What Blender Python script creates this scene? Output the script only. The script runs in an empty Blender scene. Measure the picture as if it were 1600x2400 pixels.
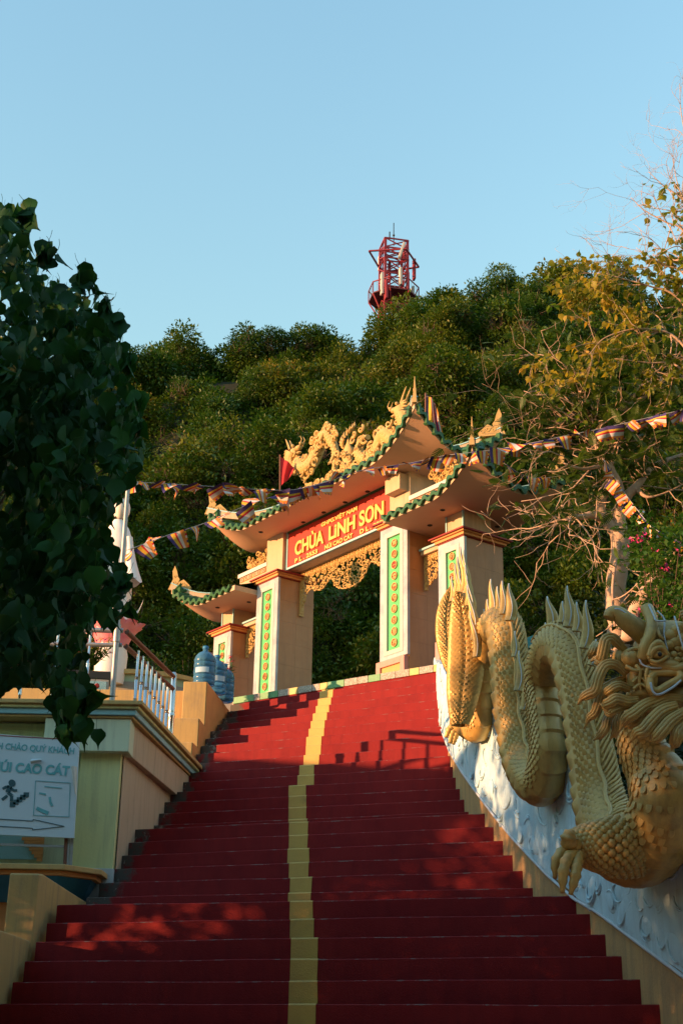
import bpy, bmesh, math, random
import numpy as np
from mathutils import Vector, Matrix, Euler, noise as mnoise
R = math.radians
S = bpy.context.scene
COL = S.collection
random.seed(7)

# ---------------------------------------------------------------- camera
F_PX, PITCH, ROLL = 3188.6, R(21.7), R(0.968)      # focal length in pixels of a 1600 wide picture
_r = Vector((1, 0, 0)); _f = Vector((0, math.cos(PITCH), math.sin(PITCH))); _u = Vector((0, -math.sin(PITCH), math.cos(PITCH)))
_cr, _sr = math.cos(ROLL), math.sin(ROLL)
cam_d = bpy.data.cameras.new('camera'); cam = bpy.data.objects.new('camera', cam_d); COL.objects.link(cam)
cam_d.sensor_fit = 'HORIZONTAL'; cam_d.sensor_width = 36; cam_d.lens = F_PX / 1600 * 36
cam_d.clip_start = .05; cam_d.clip_end = 3000
CAM_R = _r * _cr + _u * _sr; CAM_U = -_r * _sr + _u * _cr
cam.matrix_world = Matrix(((CAM_R.x, CAM_U.x, -_f.x, 0), (CAM_R.y, CAM_U.y, -_f.y, 0), (CAM_R.z, CAM_U.z, -_f.z, 0), (0, 0, 0, 1)))
S.camera = cam; CAM_F = _f.copy()
def ray(px, py):
    X, Y = px - 800, 1200 - py
    d = _r * (X * _cr - Y * _sr) + _f * F_PX + _u * (X * _sr + Y * _cr)
    return d / d.y
def at(px, py, D): return ray(px, py) * D
def atz(px, py, z):
    d = ray(px, py); return d * (z / d.z)

# ---------------------------------------------------------------- light
SUN_EL, SUN_AZ = R(8.5), R(252)                   # azimuth clockwise from +Y
to_sun = Vector((math.sin(SUN_AZ) * math.cos(SUN_EL), math.cos(SUN_AZ) * math.cos(SUN_EL), math.sin(SUN_EL)))
W = bpy.data.worlds.new('World'); S.world = W; W.use_nodes = True
nt = W.node_tree; nt.nodes.clear()
sky = nt.nodes.new('ShaderNodeTexSky'); sky.sky_type = 'NISHITA'; sky.sun_disc = False
sky.sun_elevation = SUN_EL; sky.sun_rotation = SUN_AZ
sky.altitude = 0; sky.air_density = 2.5; sky.dust_density = 0.0; sky.ozone_density = 4.6
bg = nt.nodes.new('ShaderNodeBackground'); bg.inputs[1].default_value = .15
wo = nt.nodes.new('ShaderNodeOutputWorld')
nt.links.new(sky.outputs[0], bg.inputs[0]); nt.links.new(bg.outputs[0], wo.inputs[0])
sun_d = bpy.data.lights.new('sun', 'SUN'); sun_d.energy = 2.35; sun_d.angle = R(.55); sun_d.color = (1, .51, .23)
sun = bpy.data.objects.new('sun', sun_d); COL.objects.link(sun)
sun.rotation_euler = to_sun.to_track_quat('Z', 'Y').to_euler(); sun.location = to_sun * 60
S.view_settings.view_transform = 'Standard'; S.view_settings.look = 'None'
S.view_settings.exposure = 2.14; S.view_settings.gamma = 1.0
S.cycles.max_bounces = 6; S.cycles.transparent_max_bounces = 8

# ---------------------------------------------------------------- helpers
def tag(o, label=None, cat=None, group=None, kind=None):
    if label: o['label'] = label
    if cat: o['category'] = cat
    if group: o['group'] = group
    if kind: o['kind'] = kind
    return o
def empty(name, loc=(0, 0, 0), rz=0, label=None, cat=None, group=None, kind=None):
    o = bpy.data.objects.new(name, None); COL.objects.link(o); o.location = loc; o.rotation_euler = (0, 0, rz)
    o.empty_display_size = .1
    return tag(o, label, cat, group, kind)
def frame(d, up=Vector((0, 0, 1))):
    d = d.normalized()
    if abs(d.dot(up)) > .98: up = Vector((1, 0, 0))
    a = up.cross(d).normalized(); b = d.cross(a)
    return a, b
def smooth_path(pts, n):
    """Catmull-Rom through pts (tuples of any length), n samples."""
    P = np.array(pts, float); m = len(P)
    P = np.vstack([2 * P[0] - P[1], P, 2 * P[-1] - P[-2]])
    out = []
    for i in range(n):
        t = i / (n - 1) * (m - 1); k = min(int(t), m - 2); t -= k
        a, b, c, d = P[k], P[k + 1], P[k + 2], P[k + 3]
        out.append(.5 * ((2 * b) + (c - a) * t + (2 * a - 5 * b + 4 * c - d) * t * t + (3 * b - a - 3 * c + d) * t ** 3))
    return np.array(out)
class MB:
    def __init__(s): s.v = []; s.f = []; s.m = []; s.uv = {}; s.cm = 0
    def add(s, vs, fs, m=None):
        b = len(s.v); s.v += [tuple(map(float, v)) for v in vs]
        for f in fs: s.f.append(tuple(b + i for i in f)); s.m.append(s.cm if m is None else m)
        return s
    def box(s, x0, x1, y0, y1, z0, z1, m=None):
        v = [(x, y, z) for z in (z0, z1) for y in (y0, y1) for x in (x0, x1)]
        return s.add(v, [(0, 2, 3, 1), (4, 5, 7, 6), (0, 1, 5, 4), (2, 6, 7, 3), (0, 4, 6, 2), (1, 3, 7, 5)], m)
    def obox(s, c, ax, ay, az, m=None):
        c, ax, ay, az = map(Vector, (c, ax, ay, az))
        v = [c + ax * x + ay * y + az * z for z in (-1, 1) for y in (-1, 1) for x in (-1, 1)]
        return s.add(v, [(0, 2, 3, 1), (4, 5, 7, 6), (0, 1, 5, 4), (2, 6, 7, 3), (0, 4, 6, 2), (1, 3, 7, 5)], m)
    def bar(s, a, b, w, h=None, m=None):
        a, b = Vector(a), Vector(b); h = h or w; x, y = frame(b - a)
        return s.obox((a + b) / 2, x * w / 2, y * h / 2, (b - a) / 2, m)
    def prism(s, poly, f0, f1, m=None):
        """poly: list of (a,b); f0,f1 map (a,b)->xyz for the two ends."""
        n = len(poly); v = [f0(*p) for p in poly] + [f1(*p) for p in poly]
        fs = [tuple(range(n - 1, -1, -1)), tuple(range(n, 2 * n))] + [(i, (i + 1) % n, n + (i + 1) % n, n + i) for i in range(n)]
        return s.add(v, fs, m)
    def tube(s, pts, r, n=8, cap=True, m=None, up=Vector((0, 0, 1)), flat=1.0):
        pts = [Vector(p) for p in pts]; k = len(pts)
        rs = r if hasattr(r, '__len__') else [r] * k
        v = []; a = None
        for i, p in enumerate(pts):
            d = pts[min(i + 1, k - 1)] - pts[max(i - 1, 0)]
            if d.length < 1e-9: d = Vector((0, 0, 1))
            if a is None: a, b = frame(d, up)
            else:
                d.normalize(); a = (a - d * a.dot(d))
                if a.length < 1e-6: a, b = frame(d, up)
                a.normalize(); b = d.cross(a)
            for j in range(n):
                t = 2 * math.pi * j / n
                v.append(p + (a * math.cos(t) + b * math.sin(t) * flat) * rs[i])
        fs = [(i * n + j, i * n + (j + 1) % n, (i + 1) * n + (j + 1) % n, (i + 1) * n + j) for i in range(k - 1) for j in range(n)]
        if cap: fs += [tuple(range(n - 1, -1, -1)), tuple((k - 1) * n + j for j in range(n))]
        return s.add(v, fs, m)
    def lathe(s, prof, n=16, o=(0, 0, 0), m=None, sx=1, sy=1):
        v = [(o[0] + r * sx * math.cos(2 * math.pi * j / n), o[1] + r * sy * math.sin(2 * math.pi * j / n), o[2] + z) for r, z in prof for j in range(n)]
        k = len(prof)
        fs = [(i * n + j, i * n + (j + 1) % n, (i + 1) * n + (j + 1) % n, (i + 1) * n + j) for i in range(k - 1) for j in range(n)]
        fs += [tuple(range(n - 1, -1, -1)), tuple((k - 1) * n + j for j in range(n))]
        return s.add(v, fs, m)
    def ball(s, c, r, nu=10, nv=7, m=None, mat=None):
        rr = r if hasattr(r, '__len__') else (r, r, r); c = Vector(c); v = []
        for i in range(nv + 1):
            th = math.pi * i / nv
            for j in range(nu):
                ph = 2 * math.pi * j / nu
                q = Vector((rr[0] * math.sin(th) * math.cos(ph), rr[1] * math.sin(th) * math.sin(ph), rr[2] * math.cos(th)))
                v.append(c + (mat @ q if mat else q))
        fs = [(i * nu + j, (i + 1) * nu + j, (i + 1) * nu + (j + 1) % nu, i * nu + (j + 1) % nu) for i in range(nv) for j in range(nu)]
        return s.add(v, fs, m)
    def grid(s, fn, nu, nv, m=None, flip=False):
        v = [fn(i / nu, j / nv) for j in range(nv + 1) for i in range(nu + 1)]; w = nu + 1
        fs = [(j * w + i, j * w + i + 1, (j + 1) * w + i + 1, (j + 1) * w + i) for j in range(nv) for i in range(nu)]
        if flip: fs = [f[::-1] for f in fs]
        return s.add(v, fs, m)
    def mesh(s, name, mats, smooth=None):
        me = bpy.data.meshes.new(name); me.from_pydata(s.v, [], s.f)
        for m in (mats if isinstance(mats, (list, tuple)) else [mats]): me.materials.append(m)
        if any(s.m): me.polygons.foreach_set('material_index', s.m)
        me.validate(); me.update()
        if smooth is not None:
            me.shade_smooth()
            if smooth < 180: me.set_sharp_from_angle(angle=R(smooth))
        return me
    def build(s, name, mats, parent=None, smooth=None, bevel=0, **kw):
        me = s.mesh(name, mats, smooth)
        return link(name, me, parent, bevel, **kw)
def link(name, me, parent=None, bevel=0, mat=None, **kw):
    o = bpy.data.objects.new(name, me); COL.objects.link(o)
    if parent: o.parent = parent
    if mat is not None: o.matrix_local = mat
    if bevel:
        b = o.modifiers.new('bevel', 'BEVEL'); b.width = bevel; b.segments = 2; b.limit_method = 'ANGLE'; b.angle_limit = R(40)
    return tag(o, **kw)
def lerp(a, b, t): return a + (b - a) * t
def interp(xs, ys, x): return float(np.interp(x, xs, ys))

# ---------------------------------------------------------------- materials
def M(name, c1, c2=None, scale=4.0, rough=.75, bump=.12, bscale=70, metal=0.0, spec=.3, dirt=None, dscale=1.7, damt=.45, contrast=.5, detail=6, coat=0, streak=None, samt=.5):
    m = bpy.data.materials.new(name); m.use_nodes = True; t = m.node_tree; N = t.nodes; L = t.links
    b = N['Principled BSDF']; b.inputs['Roughness'].default_value = rough; b.inputs['Metallic'].default_value = metal
    b.inputs['Specular IOR Level'].default_value = spec; b.inputs['Coat Weight'].default_value = coat
    g = N.new('ShaderNodeNewGeometry'); pos = g.outputs['Position']
    def nz(sc, det=detail, rgh=.6):
        n = N.new('ShaderNodeTexNoise'); n.inputs['Scale'].default_value = sc; n.inputs['Detail'].default_value = det; n.inputs['Roughness'].default_value = rgh
        L.new(pos, n.inputs['Vector']); return n
    col = None
    if c2 is None: c2 = tuple(x * .78 for x in c1)
    n = nz(scale); r = N.new('ShaderNodeMapRange'); r.inputs[1].default_value = .5 - contrast / 2; r.inputs[2].default_value = .5 + contrast / 2
    L.new(n.outputs[0], r.inputs[0])
    x = N.new('ShaderNodeMix'); x.data_type = 'RGBA'; x.inputs[6].default_value = (*c1, 1); x.inputs[7].default_value = (*c2, 1)
    L.new(r.outputs[0], x.inputs[0]); col = x.outputs[2]
    if dirt:
        n2 = nz(dscale, 9, .72); r2 = N.new('ShaderNodeMapRange'); r2.inputs[1].default_value = 1 - damt - .06; r2.inputs[2].default_value = 1 - damt + .18
        L.new(n2.outputs[0], r2.inputs[0])
        y = N.new('ShaderNodeMix'); y.data_type = 'RGBA'; y.inputs[7].default_value = (*dirt, 1)
        L.new(r2.outputs[0], y.inputs[0]); L.new(col, y.inputs[6]); col = y.outputs[2]
    if streak:                                     # rain streaks: noise drawn out down the face
        mp = N.new('ShaderNodeMapping'); mp.inputs['Scale'].default_value = (7, 7, .55); L.new(pos, mp.inputs['Vector'])
        n4 = N.new('ShaderNodeTexNoise'); n4.inputs['Scale'].default_value = 1.6; n4.inputs['Detail'].default_value = 7; n4.inputs['Roughness'].default_value = .7; L.new(mp.outputs[0], n4.inputs['Vector'])
        r4 = N.new('ShaderNodeMapRange'); r4.inputs[1].default_value = .48; r4.inputs[2].default_value = .72; r4.inputs[4].default_value = samt; L.new(n4.outputs[0], r4.inputs[0])
        y4 = N.new('ShaderNodeMix'); y4.data_type = 'RGBA'; y4.inputs[7].default_value = (*streak, 1); L.new(r4.outputs[0], y4.inputs[0]); L.new(col, y4.inputs[6]); col = y4.outputs[2]
    L.new(col, b.inputs['Base Color'])
    if bump:
        n3 = nz(bscale, 5, .65); bp = N.new('ShaderNodeBump'); bp.inputs['Strength'].default_value = bump; bp.inputs['Distance'].default_value = .02
        L.new(n3.outputs[0], bp.inputs['Height']); L.new(bp.outputs[0], b.inputs['Normal'])
    m['_col'] = 0
    return m
def leafmat(name, ramp, trans=.35, rough=.5, spec=.25, tmul=1.5, nscale=1.2):
    """foliage: colour from per-object random and a broad noise; diffuse + translucent."""
    m = bpy.data.materials.new(name); m.use_nodes = True; t = m.node_tree; N = t.nodes; L = t.links
    b = N['Principled BSDF']; b.inputs['Roughness'].default_value = rough; b.inputs['Specular IOR Level'].default_value = spec
    oi = N.new('ShaderNodeObjectInfo'); g = N.new('ShaderNodeNewGeometry')
    n = N.new('ShaderNodeTexNoise'); n.inputs['Scale'].default_value = nscale; n.inputs['Detail'].default_value = 4
    L.new(g.outputs['Position'], n.inputs['Vector'])
    n2 = N.new('ShaderNodeTexWhiteNoise'); n2.noise_dimensions = '1D'; L.new(g.outputs['Random Per Island'], n2.inputs['W'])
    a = N.new('ShaderNodeMath'); a.operation = 'MULTIPLY_ADD'; a.inputs[1].default_value = .30; L.new(oi.outputs['Random'], a.inputs[0])
    mr = N.new('ShaderNodeMapRange'); mr.inputs[1].default_value = .3; mr.inputs[2].default_value = .7; mr.inputs[4].default_value = .5; L.new(n.outputs[0], mr.inputs[0])
    L.new(mr.outputs[0], a.inputs[2])
    a2 = N.new('ShaderNodeMath'); a2.operation = 'MULTIPLY_ADD'; a2.inputs[1].default_value = .22; L.new(n2.outputs['Value'], a2.inputs[0]); L.new(a.outputs[0], a2.inputs[2])
    cr = N.new('ShaderNodeValToRGB'); e = cr.color_ramp.elements
    while len(e) < len(ramp): e.new(.5)
    for el, (p, c) in zip(e, ramp): el.position = p; el.color = (*c, 1)
    L.new(a2.outputs[0], cr.inputs[0]); L.new(cr.outputs[0], b.inputs['Base Color'])
    if trans:
        tr = N.new('ShaderNodeBsdfTranslucent'); mx = N.new('ShaderNodeMixShader'); mx.inputs[0].default_value = trans
        vm = N.new('ShaderNodeVectorMath'); vm.operation = 'MULTIPLY'; vm.inputs[1].default_value = (tmul * 1.1, tmul * 1.15, tmul * .5); L.new(cr.outputs[0], vm.inputs[0])
        L.new(vm.outputs[0], tr.inputs[0]); L.new(b.outputs[0], mx.inputs[1]); L.new(tr.outputs[0], mx.inputs[2])
        L.new(mx.outputs[0], N['Material Output'].inputs[0])
    return m
# ---------------------------------------------------------------- shared materials
m_cream = M('cream_plaster', (.55, .42, .30), (.50, .37, .25), 2.5, .85, .1, 40, dirt=(.40, .31, .22), damt=.36, streak=(.28, .22, .16), samt=.5)
m_white = M('white_plaster', (.62, .61, .60), (.55, .54, .53), 3, .8, .1, 50, dirt=(.5, .46, .4), damt=.3)
m_tan = M('tan_tile', (.45, .23, .11), (.39, .19, .085), 6, .45, .04, 60, spec=.35, streak=(.26, .14, .075), samt=.45)
m_gold = M('ochre_gold_paint', (.56, .38, .15), (.48, .30, .10), 9, .55, .18, 120, dirt=(.30, .17, .06), damt=.28, dscale=9)
m_maroon = M('maroon_paint', (.30, .03, .03), (.22, .02, .02), 6, .5)
m_orange = M('orange_paint_and_glow', (.70, .33, .12), (.60, .26, .09), 5, .65, dirt=(.35, .2, .1), damt=.3)
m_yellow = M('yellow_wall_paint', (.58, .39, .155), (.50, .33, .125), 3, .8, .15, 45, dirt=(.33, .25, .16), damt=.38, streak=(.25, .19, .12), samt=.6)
m_ochre = M('ochre_wall', (.56, .345, .145), (.47, .285, .12), 2.2, .85, .25, 50, dirt=(.28, .19, .11), damt=.42, streak=(.22, .16, .10), samt=.6)
m_lime = M('pale_lime_paint', (.70, .70, .34), (.64, .64, .31), 2, .8, .1, 40, dirt=(.42, .44, .26), damt=.36, streak=(.30, .32, .2), samt=.5)
m_mint = M('pale_green_wall', (.64, .69, .50), (.58, .63, .46), 2, .8, .1, 40, dirt=(.40, .44, .34), damt=.36, streak=(.28, .31, .24), samt=.5)
m_sky = M('sky_blue_paint', (.32, .58, .66), (.27, .52, .60), 4, .6)
m_blue = M('deep_blue_paint', (.04, .22, .42), (.03, .18, .36), 4, .55)
m_green = M('green_glaze', (.040, .130, .050), (.022, .085, .035), 30, .42, .1, 60, spec=.2, dirt=(.12, .06, .03), damt=.25, dscale=12)
m_panel = M('green_panel', (.10, .48, .19), (.08, .42, .16), 6, .5)
m_pink = M('pink_granite', (.60, .30, .27), (.52, .25, .22), 40, .5)
m_marble = M('marble', (.52, .53, .56), (.34, .35, .41), 5, .3, .02, 40, spec=.5, contrast=.35, dirt=(.36, .37, .44), damt=.33, dscale=4)
m_marble2 = M('pale_marble', (.56, .53, .51), (.50, .47, .45), 4, .3, .02, 40, spec=.5)
m_red = M('red_sign_paint', (.55, .05, .04), (.48, .04, .03), 4, .5, .05)
m_conc = M('concrete', (.30, .28, .25), (.20, .19, .17), 5, .9, .3, 60, dirt=(.10, .10, .08), damt=.4)
m_soil = M('leaf_litter_soil', (.018, .022, .008), (.010, .014, .006), 3, .95, .5, 30)
m_grey = M('grey_paving', (.26, .24, .22), (.2, .185, .17), 3, .9, .2, 60)
m_dark = M('dark_metal', (.03, .03, .03), None, 6, .5)
m_steel = M('stainless_steel', (.62, .62, .62), (.5, .5, .5), 8, .22, .02, metal=1)
m_rust = M('rusty_brown_rail', (.20, .075, .045), (.12, .05, .03), 14, .55, .15, 80, spec=.4)
m_galv = M('galvanised_pole', (.42, .42, .43), (.32, .31, .31), 12, .45, .1, 60, metal=.6, dirt=(.2, .11, .06), damt=.3, dscale=6)

def stepmat():
    m = M('red_step_paint', (.25, .021, .022), (.21, .016, .018), 3, .72, .2, 90, spec=.10, dirt=(.17, .013, .017), damt=.44, dscale=2.3, streak=(.16, .016, .019), samt=.65)
    t = m.node_tree; N = t.nodes; L = t.links; b = N['Principled BSDF']
    src = b.inputs['Base Color'].links[0].from_socket
    g = [n for n in N if n.type == 'NEW_GEOMETRY'][0]
    def mixin(fac, col, base):
        y = N.new('ShaderNodeMix'); y.data_type = 'RGBA'; y.inputs[7].default_value = (*col, 1); L.new(fac, y.inputs[0]); L.new(base, y.inputs[6]); return y.outputs[2]
    def noise(sc, det=8, rg=.7):
        n = N.new('ShaderNodeTexNoise'); n.inputs['Scale'].default_value = sc; n.inputs['Detail'].default_value = det; n.inputs['Roughness'].default_value = rg; L.new(g.outputs['Position'], n.inputs['Vector']); return n.outputs[0]
    def math_(op, a, b_):
        n = N.new('ShaderNodeMath'); n.operation = op
        for i, q in enumerate((a, b_)):
            if isinstance(q, (int, float)): n.inputs[i].default_value = q
            else: L.new(q, n.inputs[i])
        return n.outputs[0]
    def smooth(v, a, b_):
        n = N.new('ShaderNodeMapRange'); n.interpolation_type = 'SMOOTHSTEP'; n.inputs[1].default_value = a; n.inputs[2].default_value = b_; L.new(v, n.inputs[0]); return n.outputs[0]
    def attr(nm):
        n = N.new('ShaderNodeAttribute'); n.attribute_name = nm; return n.outputs['Fac']
    # worn nosing, chips, bare dirty concrete at the ends
    w = smooth(math_('MULTIPLY', attr('wear'), noise(9, 6)), .50, .62)
    src = mixin(w, (.20, .11, .10), src)
    ch = smooth(noise(2.9, 11, .80), .70, .725)
    src = mixin(math_('MULTIPLY', ch, .8), (.30, .26, .23), src)
    e = smooth(math_('SUBTRACT', math_('MULTIPLY', noise(3.2, 8), 1.0), math_('MULTIPLY', attr('edge'), 1.9)), .06, .24)
    e2 = math_('MULTIPLY', e, smooth(noise(7, 8), .33, .5))
    src = mixin(e2, (.085, .075, .065), src)
    e3 = math_('MULTIPLY', e2, smooth(noise(11, 6), .56, .64))
    src = mixin(e3, (.26, .25, .22), src)
    L.new(src, b.inputs['Base Color'])
    return m
m_step = stepmat()
m_stripe = M('yellow_stripe_paint', (.60, .385, .10), (.52, .32, .085), 5, .6, .2, 90, dirt=(.30, .21, .09), damt=.36, dscale=5)

# ---------------------------------------------------------------- staircase
Lt = [(-2.30, 10.00), (-2.27, 10.19), (-2.24, 10.38), (-2.21, 10.57), (-2.18, 10.76), (-2.15, 10.95), (-2.08, 11.81), (-2.03, 12.09), (-1.99, 12.37), (-1.96, 12.62), (-1.95, 12.84), (-1.92, 13.05), (-1.88, 13.80), (-1.86, 13.99), (-1.82, 14.20), (-1.75, 14.44), (-1.70, 14.70), (-1.68, 14.97), (-1.63, 15.18), (-1.60, 15.40), (-1.58, 15.66), (-1.56, 15.94), (-1.53, 16.23), (-1.48, 16.53), (-1.45, 16.83), (-1.42, 17.11), (-1.40, 17.37), (-1.38, 17.62)]
Rt = [(1.81, 8.12), (1.785, 8.42), (1.75, 8.73), (1.72, 9.03), (1.68, 9.34), (1.63, 9.65), (1.46, 10.56), (1.41, 10.79), (1.37, 11.04), (1.33, 11.29), (1.29, 11.55), (1.25, 11.81), (1.20, 12.63), (1.17, 12.87), (1.155, 13.12), (1.14, 13.36), (1.135, 13.58), (1.13, 13.79), (1.12, 13.99), (1.11, 14.19), (1.11, 14.41), (1.11, 14.64), (1.12, 14.86), (1.13, 15.06), (1.14, 15.26), (1.155, 15.45), (1.17, 15.63), (1.18, 15.80)]
STR = [-.19, -.195, -.20, -.21, -.235, -.25, -.28, -.285, -.31, -.32, -.33, -.34, -.365, -.38, -.39, -.40, -.33, -.32, -.28, -.265, -.255, -.24, -.23, -.21, -.19, -.17, -.15, -.13]
def stepz(k): return .28 + .15 * k
def LR(k):
    if k >= 28: return Vector((-1.33, 18.1)), Vector((1.25, 16.2))
    if k < 0: return Vector((-2.30 + .03 * k, 10.0 + .19 * k)), Vector((1.81 - .03 * k, 8.12 + .30 * k))
    return Vector(Lt[k]), Vector(Rt[k])
stairs = empty('staircase', (0, 12, 0), kind='structure')
rs = random.Random(3)
K0 = -11
for k in range(K0, 28):
    l, r = LR(k); l2, r2 = LR(k + 1); z = stepz(k); zb = z - .18; r = r + (r - l) * .02; r2 = r2 + (r2 - l2) * .02
    sec = 26; V = []; WE = []; ED = []
    prof = [(0, zb, 0), (0, z - .030, 0), (0, z - .005, 1), (.006, z, 1), (.03, z, .0)]
    l2 = l2 + (l2 - l).normalized() * .04; r2 = r2 + (r2 - r).normalized() * .04
    L_len = (r - l).length; dirn = Vector((-(r - l).y, (r - l).x)).normalized()
    mb = MB()
    ph = rs.random() * 50
    for i in range(sec + 1):
        t = i / sec; a = l.lerp(r, t); b_ = l2.lerp(r2, t)
        jz = .006 * mnoise.noise(Vector((t * 6 + ph, k * .7, 0))); jd = .010 * mnoise.noise(Vector((t * 5 + ph, 3.3, k * .7)))
        for (d, zz, w) in prof:
            q = a + dirn * (d + jd); V.append((q.x, q.y, zz + (jz if zz > z - .04 else 0))); WE.append(w); ED.append(t * L_len if k >= 6 else 3)
        V.append((b_.x, b_.y, z + jz)); WE.append(0); ED.append(t * L_len if k >= 6 else 3)
    n = 6
    fs = [(i * n + j, (i + 1) * n + j, (i + 1) * n + j + 1, i * n + j + 1) for i in range(sec) for j in range(n - 1)]
    # close the ends
    base = len(V)
    for i in (0, sec):
        q = V[i * n + 5]; V.append((q[0], q[1], zb)); WE.append(0); ED.append(ED[i * n])
    fs += [(0, 1, 2, 3, 4, 5, base), tuple(reversed([sec * n + j for j in range(6)] + [base + 1]))]
    mb.add(V, fs)
    me = mb.mesh('step', m_step)
    me.attributes.new('wear', 'FLOAT', 'POINT').data.foreach_set('value', WE)
    me.attributes.new('edge', 'FLOAT', 'POINT').data.foreach_set('value', ED)
    st = link('step', me, stairs, mat=Matrix.Translation((0, -12, 0)))
    # painted stripe, a thin coat on riser and tread (real drawn by hand, uneven)
    sx = STR[max(0, min(27, k))]
    w = lerp(.165, .185, rs.random()) * (1 if k < 17 else .95); sx += rs.uniform(-.008, .008)
    def onedge(x, d, zz):
        t = (x - l.x) / (r.x - l.x); a = l.lerp(r, t) + dirn * d; jj = .010 * mnoise.noise(Vector((t * 5 + ph, 3.3, k * .7))); q = a + dirn * jj
        return (q.x, q.y, zz + .006 * mnoise.noise(Vector((t * 6 + ph, k * .7, 0))) * (zz > z - .04))
    x0, x1 = sx - w / 2, sx + w / 2; dj = rs.uniform(-.006, .006)
    dep = ((l2 - l).length + (r2 - r).length) / 2 - .05
    vs = []
    for x, e in ((x0, 0), (x1, dj)):
        vs += [onedge(x + e, -.004, z - .155), onedge(x, -.004, z - .006), onedge(x, .004, z + .004), onedge(x, dep, z + .004)]
    MB().add(vs, [(0, 4, 5, 1), (1, 5, 6, 2), (2, 6, 7, 3)]).build('painted_stripe', m_stripe, st)
# mosaic edging along the top riser
m_tiles = [M('mosaic_green', (.14, .36, .17), (.10, .28, .13), 25, .5), M('terrazzo_chips', (.50, .46, .40), (.20, .17, .15), 60, .6, contrast=.25), M('mosaic_yellow', (.52, .46, .16), (.44, .38, .13), 25, .5)]
l, r = LR(27); ex = (r - l).normalized(); nn = Vector((ex.y, -ex.x)); tl = 0; i = 0
seq = [0, 1, 0, 0, 1, 2, 1, 1, 2, 0, 1, 1, 0, 1, 1, 2, 1, 2]
wid = [.35, .10, .16, .14, .18, .14, .22, .12, .12, .26, .2, .16, .18, .22, .2, .14, .2, .2]
while tl < (r - l).length - .02:
    w = min(wid[i % 18], (r - l).length - tl); a = l + ex * (tl + .003); b_ = l + ex * (tl + w - .003)
    mb = MB(); pa = nn * .016; zt = 4.33 + .012; zb = 4.33 - .075
    c = (a + b_) / 2
    mb.obox((c.x, c.y, (zt + zb) / 2), Vector((ex.x, ex.y, 0)) * ((b_ - a).length / 2), Vector((nn.x, nn.y, 0)) * .016, Vector((0, 0, (zt - zb) / 2)))
    mb.obox((c.x - nn.x * .15, c.y - nn.y * .15, zt - .006), Vector((ex.x, ex.y, 0)) * ((b_ - a).length / 2), Vector((nn.x, nn.y, 0)) * .134, Vector((0, 0, .006)))
    mb.build('edging_tile', m_tiles[seq[i % 18]], stairs, bevel=.003, mat=Matrix.Translation((0, -12, 0)))
    tl += w; i += 1

# ---------------------------------------------------------------- ground, plaza, terraces
mb = MB(); mb.add([(-1500, -1500, -1.5), (1500, -1500, -1.5), (1500, 1500, -1.5), (-1500, 1500, -1.5)], [(0, 1, 2, 3)])
mb.build('ground', m_grey, kind='structure')
mb = MB()
pz = [(-1.40, 17.66), (1.16, 15.84), (1.5, 15.6), (9, 14.5), (12, 30), (-14, 30), (-14, 17.66)]
mb.prism(pz, lambda a, b: (a, b, 3.2), lambda a, b: (a, b, 4.325))
mb.build('plaza', M('plaza_paving', (.40, .36, .31), (.33, .29, .25), 4, .8, .2, 60), kind='structure')
# terrace floor beside the stairs
mb = MB(); mb.prism([(-8.9, 12.55), (-2.10, 12.55), (-1.85, 15.1), (-1.78, 17.7), (-8.9, 17.7)], lambda a, b: (a, b, 1.0), lambda a, b: (a, b, 2.90))
mb.build('terrace', m_conc, kind='structure')

# ---------------------------------------------------------------- wall line beside the stairs on the right (dragon wall)
WD = [4, 5.0, 8.12, 9.65, 10.6, 11.8, 12.6, 13.4, 14.2, 15.0, 15.8, 16.6]
WX = [2.3, 2.2, 1.83, 1.65, 1.475, 1.27, 1.215, 1.16, 1.135, 1.155, 1.20, 1.25]
def xw(D): return interp(WD, WX, D)
def wall_hit(px, py, off=0.0):
    """point on the (curved) wall surface moved off metres towards the stairs, seen at this pixel."""
    d = ray(px, py); lo, hi = 4.5, 17.0
    for _ in range(50):
        mid = (lo + hi) / 2
        if d.x * mid > xw(mid) - off: hi = mid
        else: lo = mid
    return d * ((lo + hi) / 2)
# right-hand earth bank behind the dragon wall
def bank(u, v):
    Y = lerp(4, 24, v); x0 = xw(min(Y, 16.5)) + .25; X = lerp(x0, x0 + 18, u ** 1.6)
    z = interp([4, 7, 10, 13, 15.8, 24], [-1.4, -.3, 1.2, 2.6, 4.1, 4.6], Y) + 2.5 * u + .25 * mnoise.noise(Vector((X * .6, Y * .6, 1)))
    return (X, Y, z)
MB().grid(bank, 40, 60).build('earth_bank', m_soil, kind='structure', smooth=180)
# ---------------------------------------------------------------- hill
SKX = [-14, -11, -8, -6.4, -4.5, -2.3, -.5, 1, 2.4, 4, 5.5, 7.2, 9, 11, 16, 30]
SKZ = [19, 19.3, 19.5, 19.6, 20.2, 20.8, 20.7, 20.8, 21.2, 22.0, 23.0, 23.3, 22.6, 22.3, 21.5, 19]
HD0, HD1 = 24.5, 38.0
def hill_h(X, Y):
    xs = X * 38 / max(Y, 20)                    # skyline is given at 38 m
    top = interp(SKX, SKZ, xs) - .9
    t = (Y - HD0) / (HD1 - HD0)
    if t <= 0: z = 4.3
    elif t <= 1: z = 4.3 + (top - 4.3) * (1 - (1 - t) ** 1.35)
    else: z = top + (Y - 38) * .22
    bump = .8 * mnoise.noise(Vector((X * .22, Y * .22, z * .18))) + .5 * mnoise.noise(Vector((X * .55, Y * .55, z * .45 + 7)))
    return z + bump * min(1, max(0, t * 4))
mb = MB()
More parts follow.
